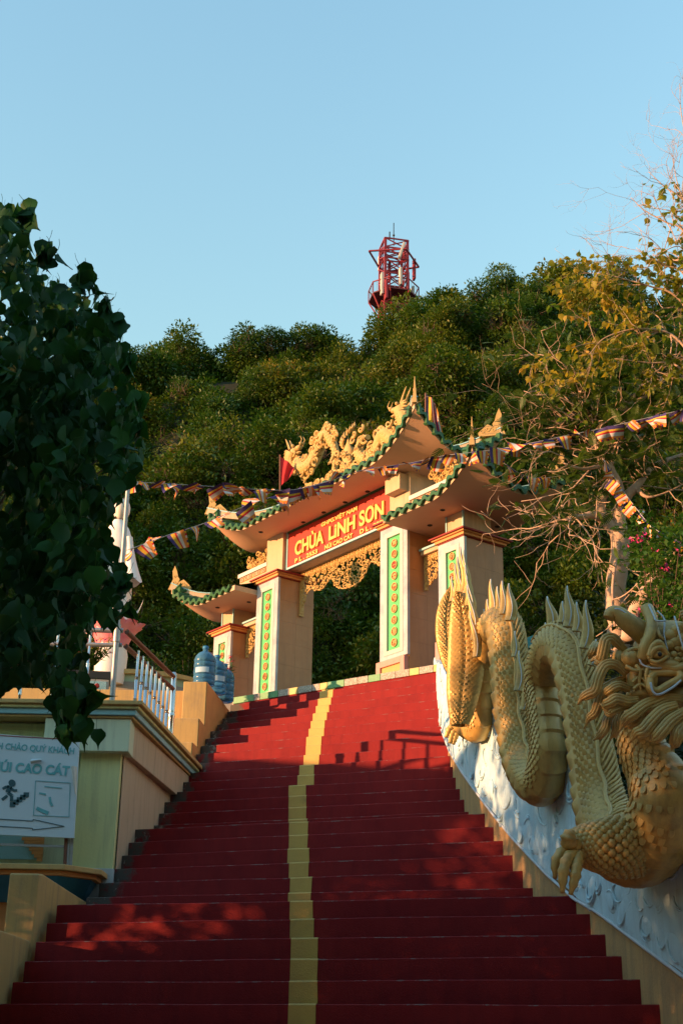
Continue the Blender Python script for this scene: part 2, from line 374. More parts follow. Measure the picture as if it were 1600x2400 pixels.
mb.grid(lambda u, v: (lerp(-40, 45, u), lerp(23.8, 70, v ** 1.25), hill_h(lerp(-40, 45, u), lerp(23.8, 70, v ** 1.25))), 110, 90)
hill = mb.build('hill', m_soil, smooth=180, kind='structure')

def leaf_verts(L, Wd, fold=.25, droop=.2):
    """small 4-quad leaf lying along +x"""
    pts = []
    for i, (t, w) in enumerate(((0, .05), (.3, 1), (.65, .8), (1, .02))):
        x = L * t; dz = -droop * L * t * t
        pts += [(x, -Wd / 2 * w, dz + fold * Wd * w * .5), (x, 0, dz), (x, Wd / 2 * w, dz + fold * Wd * w * .5)]
    fs = []
    for i in range(3):
        a = i * 3; fs += [(a, a + 1, a + 4, a + 3), (a + 1, a + 2, a + 5, a + 4)]
    return pts, fs
def clump(name, mat, rad, nleaf, L, Wd, seed, squash=.8, twigs=6, simple=True):
    rd = random.Random(seed); V = []; F = []; mi = []
    def put(pts, fs, M4, m):
        b = len(V); V.extend([tuple(M4 @ Vector(p)) for p in pts]); F.extend([tuple(b + i for i in f) for f in fs]); mi.extend([m] * len(fs))
    lp = ([(0, 0, 0), (L * .45, -Wd / 2, L * .06), (L, 0, -L * .12), (L * .45, Wd / 2, L * .06)], [(0, 1, 2), (0, 2, 3)])
    for i in range(nleaf):
        d = Vector((rd.gauss(0, 1), rd.gauss(0, 1), rd.gauss(0, 1) * .9 + .25)).normalized()
        rr = rad * (.35 + .65 * rd.random() ** .45) * (1 + .35 * mnoise.noise(d * 2.1 + Vector((seed, 0, 0))))
        p = Vector((d.x, d.y, d.z * squash)) * rr
        q = (d + Vector((rd.gauss(0, .6), rd.gauss(0, .6), rd.gauss(0, .6) - .15))).normalized()
        x = q; y, zz = frame(x, Vector((rd.gauss(0, .4), rd.gauss(0, .4), 1)).normalized())
        s = rd.uniform(.65, 1.35)
        M4 = Matrix(((x.x * s, y.x * s, zz.x * s, p.x), (x.y * s, y.y * s, zz.y * s, p.y), (x.z * s, y.z * s, zz.z * s, p.z), (0, 0, 0, 1)))
        put(*lp, M4, 0)
    me = bpy.data.meshes.new(name); me.from_pydata(V, [], F); me.materials.append(mat)
    me.polygons.foreach_set('material_index', mi); me.update(); me.shade_smooth()
    return me
m_bush = leafmat('hill_leaf', [(0, (.012, .036, .007)), (.28, (.024, .070, .010)), (.52, (.055, .108, .012)), (.78, (.115, .135, .014)), (.91, (.19, .115, .018)), (1, (.22, .070, .025))], trans=.25, nscale=.35, spec=.3, rough=.45)
m_twig = M('twig_bark', (.13, .09, .065), (.09, .06, .045), 10, .9)
protos = bpy.data.collections.new('bush_clumps')
for i, (rad, n, L_, W_) in enumerate(((.55, 300, .115, .06), (.5, 320, .095, .05), (.62, 300, .14, .07), (.45, 230, .13, .05), (.4, 200, .08, .04))):
    me = clump('bush_clump', m_bush, rad, n, L_, W_, 11 + i)
    protos.objects.link(bpy.data.objects.new('bush_clump', me))
big = clump('bush_clump', leafmat('broad_leaf', [(0, (.03, .07, .01)), (.5, (.08, .13, .015)), (1, (.20, .17, .02))], trans=.3), .5, 90, .24, .11, 55)
mb = MB(); rd = random.Random(3)
for i in range(12):
    d = Vector((rd.gauss(0, .7), rd.gauss(0, .7), 1)).normalized(); L_ = rd.uniform(.3, .8); p = Vector((rd.gauss(0, .12), rd.gauss(0, .12), -.1)); C = [p]
    for k in range(5): d = (d + Vector((rd.gauss(0, .25), rd.gauss(0, .25), rd.gauss(0, .2)))).normalized(); C.append(C[-1] + d * L_ / 5)
    mb.tube(C, [.014, .012, .010, .008, .005, .002], 4)
protos.objects.link(bpy.data.objects.new('bare_twigs', mb.mesh('bare_twigs', m_twig)))
def scatter(name, surf_me, protos, density, smin, smax, seed, kind='stuff', label=None, tilt=.6, lift=.0):
    o = bpy.data.objects.new(name, surf_me); COL.objects.link(o); tag(o, kind=kind, label=label)
    md = o.modifiers.new('scatter', 'NODES'); ng = bpy.data.node_groups.new('scatter', 'GeometryNodeTree'); md.node_group = ng
    ng.interface.new_socket('Geometry', in_out='INPUT', socket_type='NodeSocketGeometry'); ng.interface.new_socket('Geometry', in_out='OUTPUT', socket_type='NodeSocketGeometry')
    N, L = ng.nodes, ng.links
    gi = N.new('NodeGroupInput'); go = N.new('NodeGroupOutput')
    dp = N.new('GeometryNodeDistributePointsOnFaces'); dp.inputs['Density'].default_value = density; dp.inputs['Seed'].default_value = seed
    ip = N.new('GeometryNodeInstanceOnPoints'); ci = N.new('GeometryNodeCollectionInfo'); ci.inputs['Collection'].default_value = protos
    ci.inputs['Separate Children'].default_value = True; ci.inputs['Reset Children'].default_value = True
    ip.inputs['Pick Instance'].default_value = True
    rv = N.new('FunctionNodeRandomValue'); rv.data_type = 'FLOAT_VECTOR'; rv.inputs[0].default_value = (-tilt, -tilt, 0); rv.inputs[1].default_value = (tilt, tilt, 6.28); rv.inputs['Seed'].default_value = seed + 1
    rsn = N.new('FunctionNodeRandomValue'); rsn.data_type = 'FLOAT'; rsn.inputs[2].default_value = smin; rsn.inputs[3].default_value = smax; rsn.inputs['Seed'].default_value = seed + 2
    L.new(gi.outputs[0], dp.inputs['Mesh']); L.new(dp.outputs['Points'], ip.inputs['Points']); L.new(ci.outputs[0], ip.inputs['Instance'])
    L.new(rv.outputs[0], ip.inputs['Rotation'])
    L.new(rsn.outputs[1], ip.inputs['Scale']); L.new(ip.outputs[0], go.inputs[0])
    return o
# bush layer: a slightly lifted, lumpier copy of the hill sheet carries the clumps
def bush_surf(u, v):
    X, Y = lerp(-13, 17, u), lerp(24.3, 43, v); z = hill_h(X, Y) + .25
    g = 2.8 * abs(mnoise.noise(Vector((X * .62, Y * .62, z * .55)))) + .7 * abs(mnoise.noise(Vector((X * 1.3, Y * 1.3, z * 1.2)))) + .6 * mnoise.noise(Vector((X * .3 + 5, Y * .3, z * .3))) - .75; return (X, Y - .8 * g, z + .75 * g)
mb = MB(); mb.grid(bush_surf, 110, 90); keep = []
for f in mb.f:
    c = Vector(mb.v[f[0]])
    if mnoise.noise(c * .62 + Vector((4, 1, 9))) + .5 * mnoise.noise(c * 1.3) > -.46 or c.y > 36: keep.append(f)
mb.f = keep; mb.m = [0] * len(keep); hb = mb.mesh('hillside_bushes', m_bush)
scatter('hillside_bushes', hb, protos, 11, .4, 1.0, 5, label='dense green bushes covering the steep hillside')
# ---------------------------------------------------------------- temple gate  (local x = along the gate, y = depth, z up)
G_O = Vector((-1.2556, 20, 4.33)); G_YAW = R(53.355)
gU = Vector((math.cos(G_YAW), -math.sin(G_YAW), 0)); gV = Vector((math.sin(G_YAW), math.cos(G_YAW), 0))
def gp(px, py, v):
    """gate-local point in the plane y=v seen at a pixel"""
    d = ray(px, py); # solve t d = O + u U + v V + z Z
    A = np.array([[d.x, -gU.x, 0], [d.y, -gU.y, 0], [d.z, 0, -1]]); b = np.array(G_O + gV * v); t, u, z = np.linalg.solve(A, b)
    return Vector((u, v, z))
gate = empty('temple_gate', G_O, -G_YAW, 'ornate cream temple gate with curled roofs and a red sign above the stairs', 'gate')
m_soffit = M('soffit_plaster', (.62, .37, .235), (.57, .33, .21), 2, .85, .08, 40, dirt=(.5, .4, .3), damt=.3)
m_medal = [m_gold, M('medallion_red', (.42, .04, .02), (.34, .03, .02), 20, .5)]

def text_mesh(body, h, mat, ext=.012, bold=.0, xs=1.0, italic=0, spacing=1.0, align='LEFT'):
    cu = bpy.data.curves.new('t', 'FONT'); cu.body = body; cu.size = h / .72; cu.extrude = ext; cu.offset = bold; cu.space_character = spacing; cu.align_x = align; cu.shear = italic
    o = bpy.data.objects.new('t', cu); COL.objects.link(o); dg = bpy.context.evaluated_depsgraph_get(); dg.update()
    me = bpy.data.meshes.new_from_object(o.evaluated_get(dg)); bpy.data.objects.remove(o); bpy.data.curves.remove(cu)
    me.materials.clear(); me.materials.append(mat)
    if xs != 1: me.transform(Matrix.Diagonal((xs, 1, 1, 1)))
    return me
def fit_text(me, width):
    xs = [v.co.x for v in me.vertices]; w = max(xs) - min(xs); me.transform(Matrix.Translation((-min(xs), 0, 0))); me.transform(Matrix.Diagonal((width / w, 1, 1, 1))); return me
RX = Matrix.Rotation(R(90), 4, 'X')      # text plane -> x right, z up, facing -y

# ---- pillars
def medallion(ch, parent, x, z, y, r=.056):
    n = 20; mb = MB()
    ring = [(r * .78, 0), (r * .84, .018), (r, .018), (r, 0)]
    for i in range(n):
        a0, a1 = 2 * math.pi * i / n, 2 * math.pi * (i + 1) / n
        for (ra, ya), (rb, yb) in zip(ring[:-1], ring[1:]):
            mb.add([(ra * math.cos(a0), -ya, ra * math.sin(a0)), (rb * math.cos(a0), -yb, rb * math.sin(a0)), (rb * math.cos(a1), -yb, rb * math.sin(a1)), (ra * math.cos(a1), -ya, ra * math.sin(a1))], [(0, 1, 2, 3)], 0)
    mb.add([(r * .8 * math.cos(2 * math.pi * i / n), -.008, r * .8 * math.sin(2 * math.pi * i / n)) for i in range(n)], [tuple(range(n))], 1)
    t = text_mesh(ch, r * 1.0, m_gold, .004, .0016, align='CENTER'); t.transform(RX)
    c = [v.co for v in t.vertices]; cx = (min(v.x for v in c) + max(v.x for v in c)) / 2; cz = (min(v.z for v in c) + max(v.z for v in c)) / 2
    mb.add([(v.x - cx, v.y - .010, v.z - cz) for v in c], [tuple(p.vertices) for p in t.polygons], 0); bpy.data.meshes.remove(t)
    o = mb.build('medallion', m_medal, parent); o.location = (x, y, z); return o
def pillar(u0, w, d, H, chars, z1, dz, n_rows, cap=.085):
    P = MB().box(u0 + .012, u0 + w - .012, .012, d - .012, 0, H).build('pillar', m_tan, gate)
    # tiles on the two long sides, joints recessed
    rows = n_rows; hh = (H - .03) / rows
    for side in (0, 1):
        for i in range(rows):
            for j in range(2):
                y0, y1 = lerp(.012, d, j / 2) + .001, lerp(.012, d, (j + 1) / 2) - .001
                x0, x1 = (u0 + w - .012, u0 + w - .008) if side else (u0 + .008, u0 + .012)
                o = rnd.uniform(-.001, .001)
                MB().box(x0 + o, x1 + o, y0, y1, .02 + i * hh + .001, .02 + (i + 1) * hh - .001).build('tile', m_tan, P)
    zb = .50 if H > 2 else .52
    # marble surround, pale inner frame, green panel
    mb = MB(); o_ = .09; a = u0 - .004; b = u0 + w + .004
    mb.box(a, a + o_, -.03, .015, zb, H); mb.box(b - o_, b, -.03, .015, zb, H); mb.box(a + o_, b - o_, -.03, .015, H - .075, H); mb.box(a + o_, b - o_, -.03, .015, zb, zb + .06)
    mb.build('marble_surround', m_marble, P, bevel=.003)
    fi = .06; mb = MB(); a += o_; b -= o_; t = H - .075; q = zb + .06
    mb.box(a, a + fi, -.036, .01, q, t); mb.box(b - fi, b, -.036, .01, q, t); mb.box(a + fi, b - fi, -.036, .01, t - .07, t); mb.box(a + fi, b - fi, -.036, .01, q, q + .06)
    mb.build('inner_frame', m_marble2, P, bevel=.003)
    MB().box(a + fi, b - fi, -.006, .012, q + .06, t - .07).build('green_panel', m_panel, P)
    for i, ch in enumerate(chars): medallion(ch, P, (a + b) / 2, z1 - dz * i, -.006, .058 if H > 2 else .052)
    # pedestal
    mb = MB(); a, b = u0 - .05, u0 + w - .03
    mb.box(a, a + .085, -.06, .02, 0, zb - .006); mb.box(b - .085, b, -.06, .02, 0, zb - .006); mb.box(a + .085, b - .085, -.06, .02, zb - .09, zb - .006); mb.box(a + .085, b - .085, -.06, .02, 0, .09)
    mb.build('pedestal', m_pink, P, bevel=.004)
    MB().box(a + .085, b - .085, -.03, .02, .09, zb - .09).build('pedestal_panel', m_yellow, P)
    # cap: stepped flaring moulding
    c = MB(); e = .008
    for i, (z0, z1_, out, m) in enumerate(((0, .014, .012, 1), (.014, .05, .035, 0), (.05, .068, .065, 0), (.068, .088, .095, 1), (.088, .10, .075, 1))):
        c.box(u0 - out, u0 + w + out, -.03 - out, d + out, H + z0, H + z1_, m)
    c.build('cap', [m_orange, m_maroon], P, bevel=.003)
    return P
rnd = random.Random(21)
W1, D1, H1 = .568, .643, 2.366; UB = 3.055
W2, D2, H2 = .494, .653, 1.810
pillar(0, W1, D1, H1, '南門百福見起生卯慈生', 2.117, .1555, 7)
pillar(UB, W1, D1, H1, '靈山一會廣翔願妙是福', 2.117, .1555, 7)
pillar(-1.205, W2, D2, H2, '山舍常清佛法', 1.738, .138, 5)
pillar(UB + 1.204, W2, D2, H2, '寶國同登彼岸', 1.738, .138, 5)
# ---- upper columns
for u0 in (.062, UB + .062): MB().box(u0, u0 + .44, .08, .56, H1 + .10, 3.16).build('upper_column', m_cream, gate, bevel=.004)
for u0, in ((-1.16,), (4.30,)):
    c = MB().box(u0, u0 + .335, .08, .56, H2 + .10, 2.24).build('upper_column', m_cream, gate, bevel=.003)
    for x in (u0 - .004, u0 + .335 - .018): MB().box(x, x + .022, .066, .09, H2 + .10, 2.235).build('blue_trim', m_sky, c)
# loudspeaker-like square box on the right column
MB().box(UB + .13, UB + .45, -.06, .14, 2.86, 3.10).build('square_box', m_cream, gate, bevel=.004)
# ---- sign
MB().box(.503, UB + .06, .17, .55, 2.52, 3.15).build('lintel', m_cream, gate)
sg = MB().box(.545, 3.10, .155, .175, 2.555, 3.112).build('sign_board', m_red, gate, bevel=.003)
MB().box(.505, .543, .14, .18, 2.525, 3.14).build('blue_frame', m_sky, sg, bevel=.003); MB().box(.543, 3.11, .14, .18, 2.520, 2.553).build('blue_frame', m_sky, sg, bevel=.003)
MB().box(.543, 3.11, .13, .18, 3.112, 3.135).build('blue_trim', m_green, sg)
def letters(body, x0, x1, z0, h, bold, ext=.014):
    me = text_mesh(body, h, m_letter, ext, bold); fit_text(me, x1 - x0); me.transform(RX)
    o = link('lettering', me, sg); o.location = (x0, .148, z0); return o
m_letter = M('letter_yellow', (.78, .52, .17), (.70, .45, .13), 14, .5, .05, dirt=(.45, .28, .1), damt=.2, dscale=10)
letters('CHÙA', .76, 1.50, 2.690, .215, .010, .022); letters('LiNH', 1.625, 2.265, 2.690, .215, .010, .022); letters('SƠN', 2.36, 2.925, 2.690, .225, .010, .022)
letters('GHPG.VIỆT NAM', 1.42, 2.30, 2.962, .062, .0035); letters('P L . 2553', .755, 1.34, 2.572, .066, .0035)
letters('NÚI CAO CÁT', 1.52, 2.20, 2.572, .066, .0035); letters('D L . 2009', 2.365, 2.95, 2.572, .066, .0035)
# ---- Greek key bands and carved fretwork
def key_band(mb, u0, u1, y, z0, z1, step):
    n = max(1, round((u1 - u0) / step)); s = (u1 - u0) / n; h = z1 - z0; t = h * .13; dp = .012
    for i in range(n):
        a = u0 + i * s; f = 1 if i % 2 else 0
        def bx(x0, x1, q0, q1):
            if f: x0, x1 = 1 - x1, 1 - x0
            mb.box(a + x0 * s, a + x1 * s, y - dp, y, z0 + q0 * h, z0 + q1 * h)
        for r in ((0, .96, .86, 1), (0, .14, 0, .86), (.14, .80, 0, .14), (.68, .80, .14, .64), (.34, .68, .50, .64), (.34, .46, .28, .5)): bx(*r)
def curl(mb, c, r, turns, ph, hand, y, tr):
    pts = []; rs_ = []; n = 11
    for i in range(n):
        t = i / (n - 1); a = ph + hand * turns * 2 * math.pi * t; q = r * (1 - .82 * t)
        pts.append((c[0] + q * math.cos(a), y - .02 * math.sin(t * 3.1), c[1] + q * math.sin(a))); rs_.append(tr * (1 - .35 * t))
    mb.tube(pts, rs_, 5)
def inside(p, poly):
    x, y = p; c = False; j = len(poly) - 1
    for i in range(len(poly)):
        (xi, yi), (xj, yj) = poly[i], poly[j]
        if (yi > y) != (yj > y) and x < (xj - xi) * (y - yi) / (yj - yi) + xi: c = not c
        j = i
    return c
def fretwork(mb, poly, y, sp, seed, tr=.011):
    rd = random.Random(seed); xs = [p[0] for p in poly]; zs = [p[1] for p in poly]; pts = []
    for _ in range(6000):
        p = (rd.uniform(min(xs), max(xs)), rd.uniform(min(zs), max(zs)))
        if inside(p, poly) and all((p[0] - q[0]) ** 2 + (p[1] - q[1]) ** 2 > sp * sp for q in pts): pts.append(p)
    for p in pts:
        r = sp * rd.uniform(.55, .85); k = rd.random()
        if k < .72: curl(mb, p, r, rd.uniform(.8, 1.3), rd.uniform(0, 6.28), rd.choice((-1, 1)), y + rd.uniform(-.012, .012), tr)
        else:
            a = rd.uniform(0, 6.28)
            for j in range(4):
                b = a + j * 1.57; mb.ball((p[0] + r * .4 * math.cos(b), y - .015, p[1] + r * .4 * math.sin(b)), (r * .42, .02, r * .42), 6, 4)
            mb.ball((p[0], y - .03, p[1]), r * .3, 6, 4)
    # scalloped rim, also links the curls
    n = len(poly)
    for i in range(n):
        a, b = poly[i], poly[(i + 1) % n]; m = max(1, int(math.hypot(b[0] - a[0], b[1] - a[1]) / .06))
        for j in range(m):
            p, q = (lerp(a[0], b[0], j / m), lerp(a[1], b[1], j / m)), (lerp(a[0], b[0], (j + 1) / m), lerp(a[1], b[1], (j + 1) / m))
            mid = ((p[0] + q[0]) / 2, (p[1] + q[1]) / 2); k = rd.uniform(-.012, .012)
            mb.tube([(p[0], y, p[1]), (mid[0] + k, y - .008, mid[1] + k), (q[0], y, q[1])], tr * .95, 5)
val = empty('carved_valance'); val.parent = gate
mb = MB(); mb.box(.575, 3.045, .385, .43, 2.432, 2.525); key_band(mb, .60, 3.02, .385, 2.443, 2.516, .105); mb.build('key_band', m_gold, val)
hv = [(.60, 2.43), (.60, 1.98), (.66, 2.03), (.70, 2.14), (.78, 2.20), (.90, 2.20), (.97, 2.15), (1.07, 2.12), (1.17, 2.15), (1.25, 2.21), (1.34, 2.235), (1.40, 2.17), (1.45, 2.10), (1.52, 2.04), (1.62, 2.00), (1.70, 1.985)]
out = hv + [(1.81, 1.975)] + [(3.62 - x, z) for x, z in reversed(hv)]
mb = MB(); fretwork(mb, out, .41, .062, 4); mb.build('fretwork', m_gold, val, smooth=60)
for x0 in (.566, 3.02):
    mb = MB(); mb.box(x0, x0 + .032, .372, .44, 1.86, 2.432); mb.box(x0 + .006, x0 + .026, .365, .445, 1.82, 1.86)
    for i in range(9): mb.box(x0 + .030, x0 + .038, .38, .43, 1.90 + i * .058, 1.935 + i * .058); mb.box(x0 - .004, x0 + .002, .38, .43, 1.90 + i * .058, 1.935 + i * .058)
    mb.build('bracket_strip', m_gold, val)
# side bays: small blue lintel, key strip, carving
for u0, u1 in ((-.71, -.004), (3.63, 4.255)):
    b = MB().box(u0, u1, .20, .50, 1.90, 2.0).build('side_lintel', m_cream, gate)
    MB().box(u0, u1, .17, .51, 1.955, 1.985).build('blue_trim', m_sky, b, bevel=.004)
    v = empty('carved_panel'); v.parent = gate
    mb = MB(); mb.box(u0 + .05, u1 - .05, .26, .30, 1.825, 1.90); key_band(mb, u0 + .06, u1 - .06, .26, 1.83, 1.892, .10)
    for x in (u0 + .004, u1 - .044): mb.box(x, x + .04, .26, .30, 1.42, 1.90)
    for i in range(7):
        for x in (u0 + .010, u1 - .038): mb.box(x, x + .028, .252, .26, 1.47 + i * .06, 1.50 + i * .06)
    mb.build('key_band', m_gold, v)
    pl = [(u0 + .05, 1.82), (u0 + .05, 1.47), (u0 + .14, 1.50), (u0 + .24, 1.62), (u0 + .35, 1.66), (u1 - .24, 1.62), (u1 - .14, 1.50), (u1 - .05, 1.47), (u1 - .05, 1.82)]
    mb = MB(); fretwork(mb, pl, .28, .055, 9); mb.build('fretwork', m_gold, v, smooth=60)

# ---- roofs
tile_mb = MB(); p_ = .176
prof = [(0, 0), (.14, .0), (.40, -.058), (.60, -.058), (.86, .0), (1, 0)]
up_ = [(x * p_, z + .058) for x, z in prof]; lo_ = [(x * p_, z) for x, z in prof]
tile_mb.prism(lo_ + up_[::-1], lambda a, b: (a, -.035, b), lambda a, b: (a, .22, b + .05))
m_eave = [m_green, m_maroon]
tile_me = tile_mb.mesh('eave_tile', m_green, smooth=30)
def roof(u0, u1, v0, v1, zs, rise, cl, left, right, ridge_h, ru0, ru1, name):
    uc, vc = (u0 + u1) / 2, (v0 + v1) / 2
    def t_(d): return max(0.0, min(1.0, d))
    def corner(u, v):
        cu = 0
        if left: cu = max(cu, t_(((u0 + cl) - u) / cl))
        if right: cu = max(cu, t_((u - (u1 - cl)) / cl))
        cl2 = min(cl, (v1 - v0) / 2)
        cv = max(t_(((v0 + cl2) - v) / cl2), t_((v - (v1 - cl2)) / cl2))
        return cu, cv
    def zb(u, v): cu, cv = corner(u, v); return zs + rise * (cu ** 1.15 * cv ** 1.15) ** 1.5 + .05 * (cu ** 3) + .0 * cv
    def plan(u, v):
        cu, cv = corner(u, v); k = .07 * (cu * cv) ** 2
        return u + (k if u > uc else -k) * (left or right), v + (k if v > vc else -k)
    def pos(s, t): u, v = lerp(u0, u1, s), lerp(v0, v1, t); a, b = plan(u, v); return (a, b, zb(u, v))
    rf = MB().grid(pos, 44, 20, flip=True).build('roof', m_soffit, gate, smooth=50)
    rf.name = 'roof'
    # fascia board round the edge
    FH = .075; rim = []
    n = 44
    rim += [(i / n, 0) for i in range(n)] + [(1, i / 16) for i in range(16)] + [(1 - i / n, 1) for i in range(n)] + [(0, 1 - i / 16) for i in range(17)]
    vs = []; fs = []
    for s, t in rim:
        x, y, z = pos(s, t); vs += [(x, y, z - .004), (x, y, z + FH)]
    fs = [(2 * i, 2 * i + 2, 2 * i + 3, 2 * i + 1) for i in range(len(rim) - 1)]
    MB().add(vs, fs).build('fascia', m_cream, rf, smooth=50)
    # roof slopes
    def topz(s, t):
        x, y, z = pos(s, t); q = 1 - abs(2 * t - 1); e = 1.0
        u = lerp(u0, u1, s)
        if left: e = min(e, t_((u - u0) / max(.01, ru0 - u0)))
        if right: e = min(e, t_((u1 - u) / max(.01, u1 - ru1)))
        h = min(q, e); return (x, y, z + FH + .012 + ridge_h * h ** 1.35)
    MB().grid(topz, 60, 24).build('roof_slope', m_green, rf, smooth=60)
    # eave tiles
    def edge(fn, length):
        m = 200; P = [Vector(fn(i / m)) for i in range(m + 1)]; acc = [0]
        for a, b in zip(P[:-1], P[1:]): acc.append(acc[-1] + (b - a).length)
        k = int(acc[-1] / p_); off = (acc[-1] - k * p_) / 2; res = []
        for i in range(k):
            q0, q1 = off + i * p_, off + (i + 1) * p_
            A = Vector([float(np.interp(q0, acc, [p[j] for p in P])) for j in range(3)]); B = Vector([float(np.interp(q1, acc, [p[j] for p in P])) for j in range(3)]); res.append((A, B))
        return res
    for fn in ((lambda s: pos(s, 0)), (lambda s: pos(1, s)) if right else None, (lambda s: pos(0, 1 - s)) if left else None):
        if fn is None: continue
        for A, B in edge(fn, 1):
            x = (B - A).normalized(); z = Vector((0, 0, 1)); y = z.cross(x).normalized(); z = x.cross(y)
            s = (B - A).length / p_; j = rnd.uniform(-.004, .004)
            o = A + Vector((0, 0, .045 + j)) - y * .012
            link('eave_tile', tile_me, rf, mat=Matrix(((x.x * s, y.x, z.x, o.x), (x.y * s, y.y, z.y, o.y), (x.z * s, y.z, z.z, o.z), (0, 0, 0, 1))))
    # hip ridges with a pale blue top, and flame finials on the tips
    for ok, s, sg_ in ((left, 0, -1), (right, 1, 1)):
        if not ok: continue
        for t, sv in ((0, -1), (1, 1)):
            tip = Vector(pos(s, t)) + Vector((0, 0, FH)); ru = ru0 if sg_ < 0 else ru1
            top = Vector((ru, vc, zs + FH + ridge_h)); pts = []
            for i in range(9):
                q = i / 8; p = tip.lerp(top, q); p.z = tip.z + (top.z - tip.z) * q - .16 * math.sin(math.pi * q) * (1 if rise > .3 else .6) + .03; pts.append(p)
            mb = MB()
            for a, b in zip(pts[:-1], pts[1:]): mb.bar(a, b, .07, .10)
            mb.build('hip_ridge', m_cream, rf)
            mb = MB()
            for a, b in zip(pts[:-1], pts[1:]): mb.bar(a + Vector((0, 0, .057)), b + Vector((0, 0, .057)), .09, .016)
            mb.build('hip_ridge_coping', m_sky, rf)
            fin = MB(); sc = 1.0 if rise > .3 else .8
            pl = [(-.05, -.02), (.02, .16), (.0, .30), (.035, .40), (.075, .30), (.10, .20), (.13, .16), (.11, .10), (.20, .15), (.27, .08), (.33, .02), (.30, -.04)]
            pl = [(a * sc, b * sc) for a, b in pl]
            dg = Vector((-sg_, -sv, 0)).normalized(); sd = Vector((-dg.y, dg.x, 0))
            def F(off): return lambda a, b: tuple(tip + dg * a + sd * off * max(.12, 1 - b / (.42 * sc)) + Vector((0, 0, b)))
            fin.prism(pl, F(-.03), F(.03))
            for (a, b, r_, h_) in ((.12, .06, .05, 1), (.20, .07, .045, -1), (.27, .03, .035, 1), (.05, .10, .04, -1), (.05, .2, .03, 1)):
                for off in (-.028, .028):
                    cpts = []
                    for i in range(9):
                        tt = i / 8; an = h_ * 7 * tt; rr = r_ * sc * (1 - .8 * tt); cpts.append(F(off)(a * sc + rr * math.cos(an), b * sc + rr * math.sin(an)))
                    fin.tube(cpts, .009, 5)
            fin.build('finial', m_gold, rf, smooth=40)
    return rf
main_roof = roof(-.70, 4.32, -.46, .98, 3.137, .42, .95, True, True, .42, .55, 3.07, 'main')
left_roof = roof(-1.76, -.004, -.44, 1.05, 2.222, .34, .80, True, False, .30, -.9, -.1, 'side')
right_roof = roof(3.625, 5.40, -.44, 1.05, 2.222, .34, .80, False, True, .30, 3.7, 4.55, 'side')
# recessed soffit lamps
def lamp(px, py, z):
    p = None; d = ray(px, py); t = (G_O.z + z) / d.z; w = d * t - G_O; u, v = w.dot(gU), w.dot(gV)
    o = MB().lathe([(.034, 0), (.036, -.006), (.022, -.008), (.020, .002)], 14).build('soffit_lamp', [m_dark], gate, smooth=40); o.location = (u, v, z); return o
for x, y in ((611, 1247), (710.5, 1223.7), (758.5, 1200.7), (808.5, 1176.8), (861, 1151.7)): lamp(x, y, 3.137)
for x, y in ((1037, 1195), (1007, 1231), (1165, 1234), (510, 1424), (583, 1411)): lamp(x, y, 2.222)
# upper bands over the side roofs, with key pattern
for u0, u1 in ((-.72, .06), (3.56, 4.45)):
    b = MB().box(u0, u1, .10, .50, 2.45, 2.76).build('upper_band', m_cream, gate, bevel=.003)
    MB().box(u0 - .02, u1 + .02, .07, .53, 2.70, 2.765).build('coping', m_white, b, bevel=.004)
    mb = MB(); mb.box(u0 + .03, u1 - .03, .092, .10, 2.62, 2.69); mb.build('red_strip', m_orange, b)
    mb = MB(); key_band(mb, u0 + .04, u1 - .04, .092, 2.625, 2.685, .12); mb.build('key_band', m_cream, b)
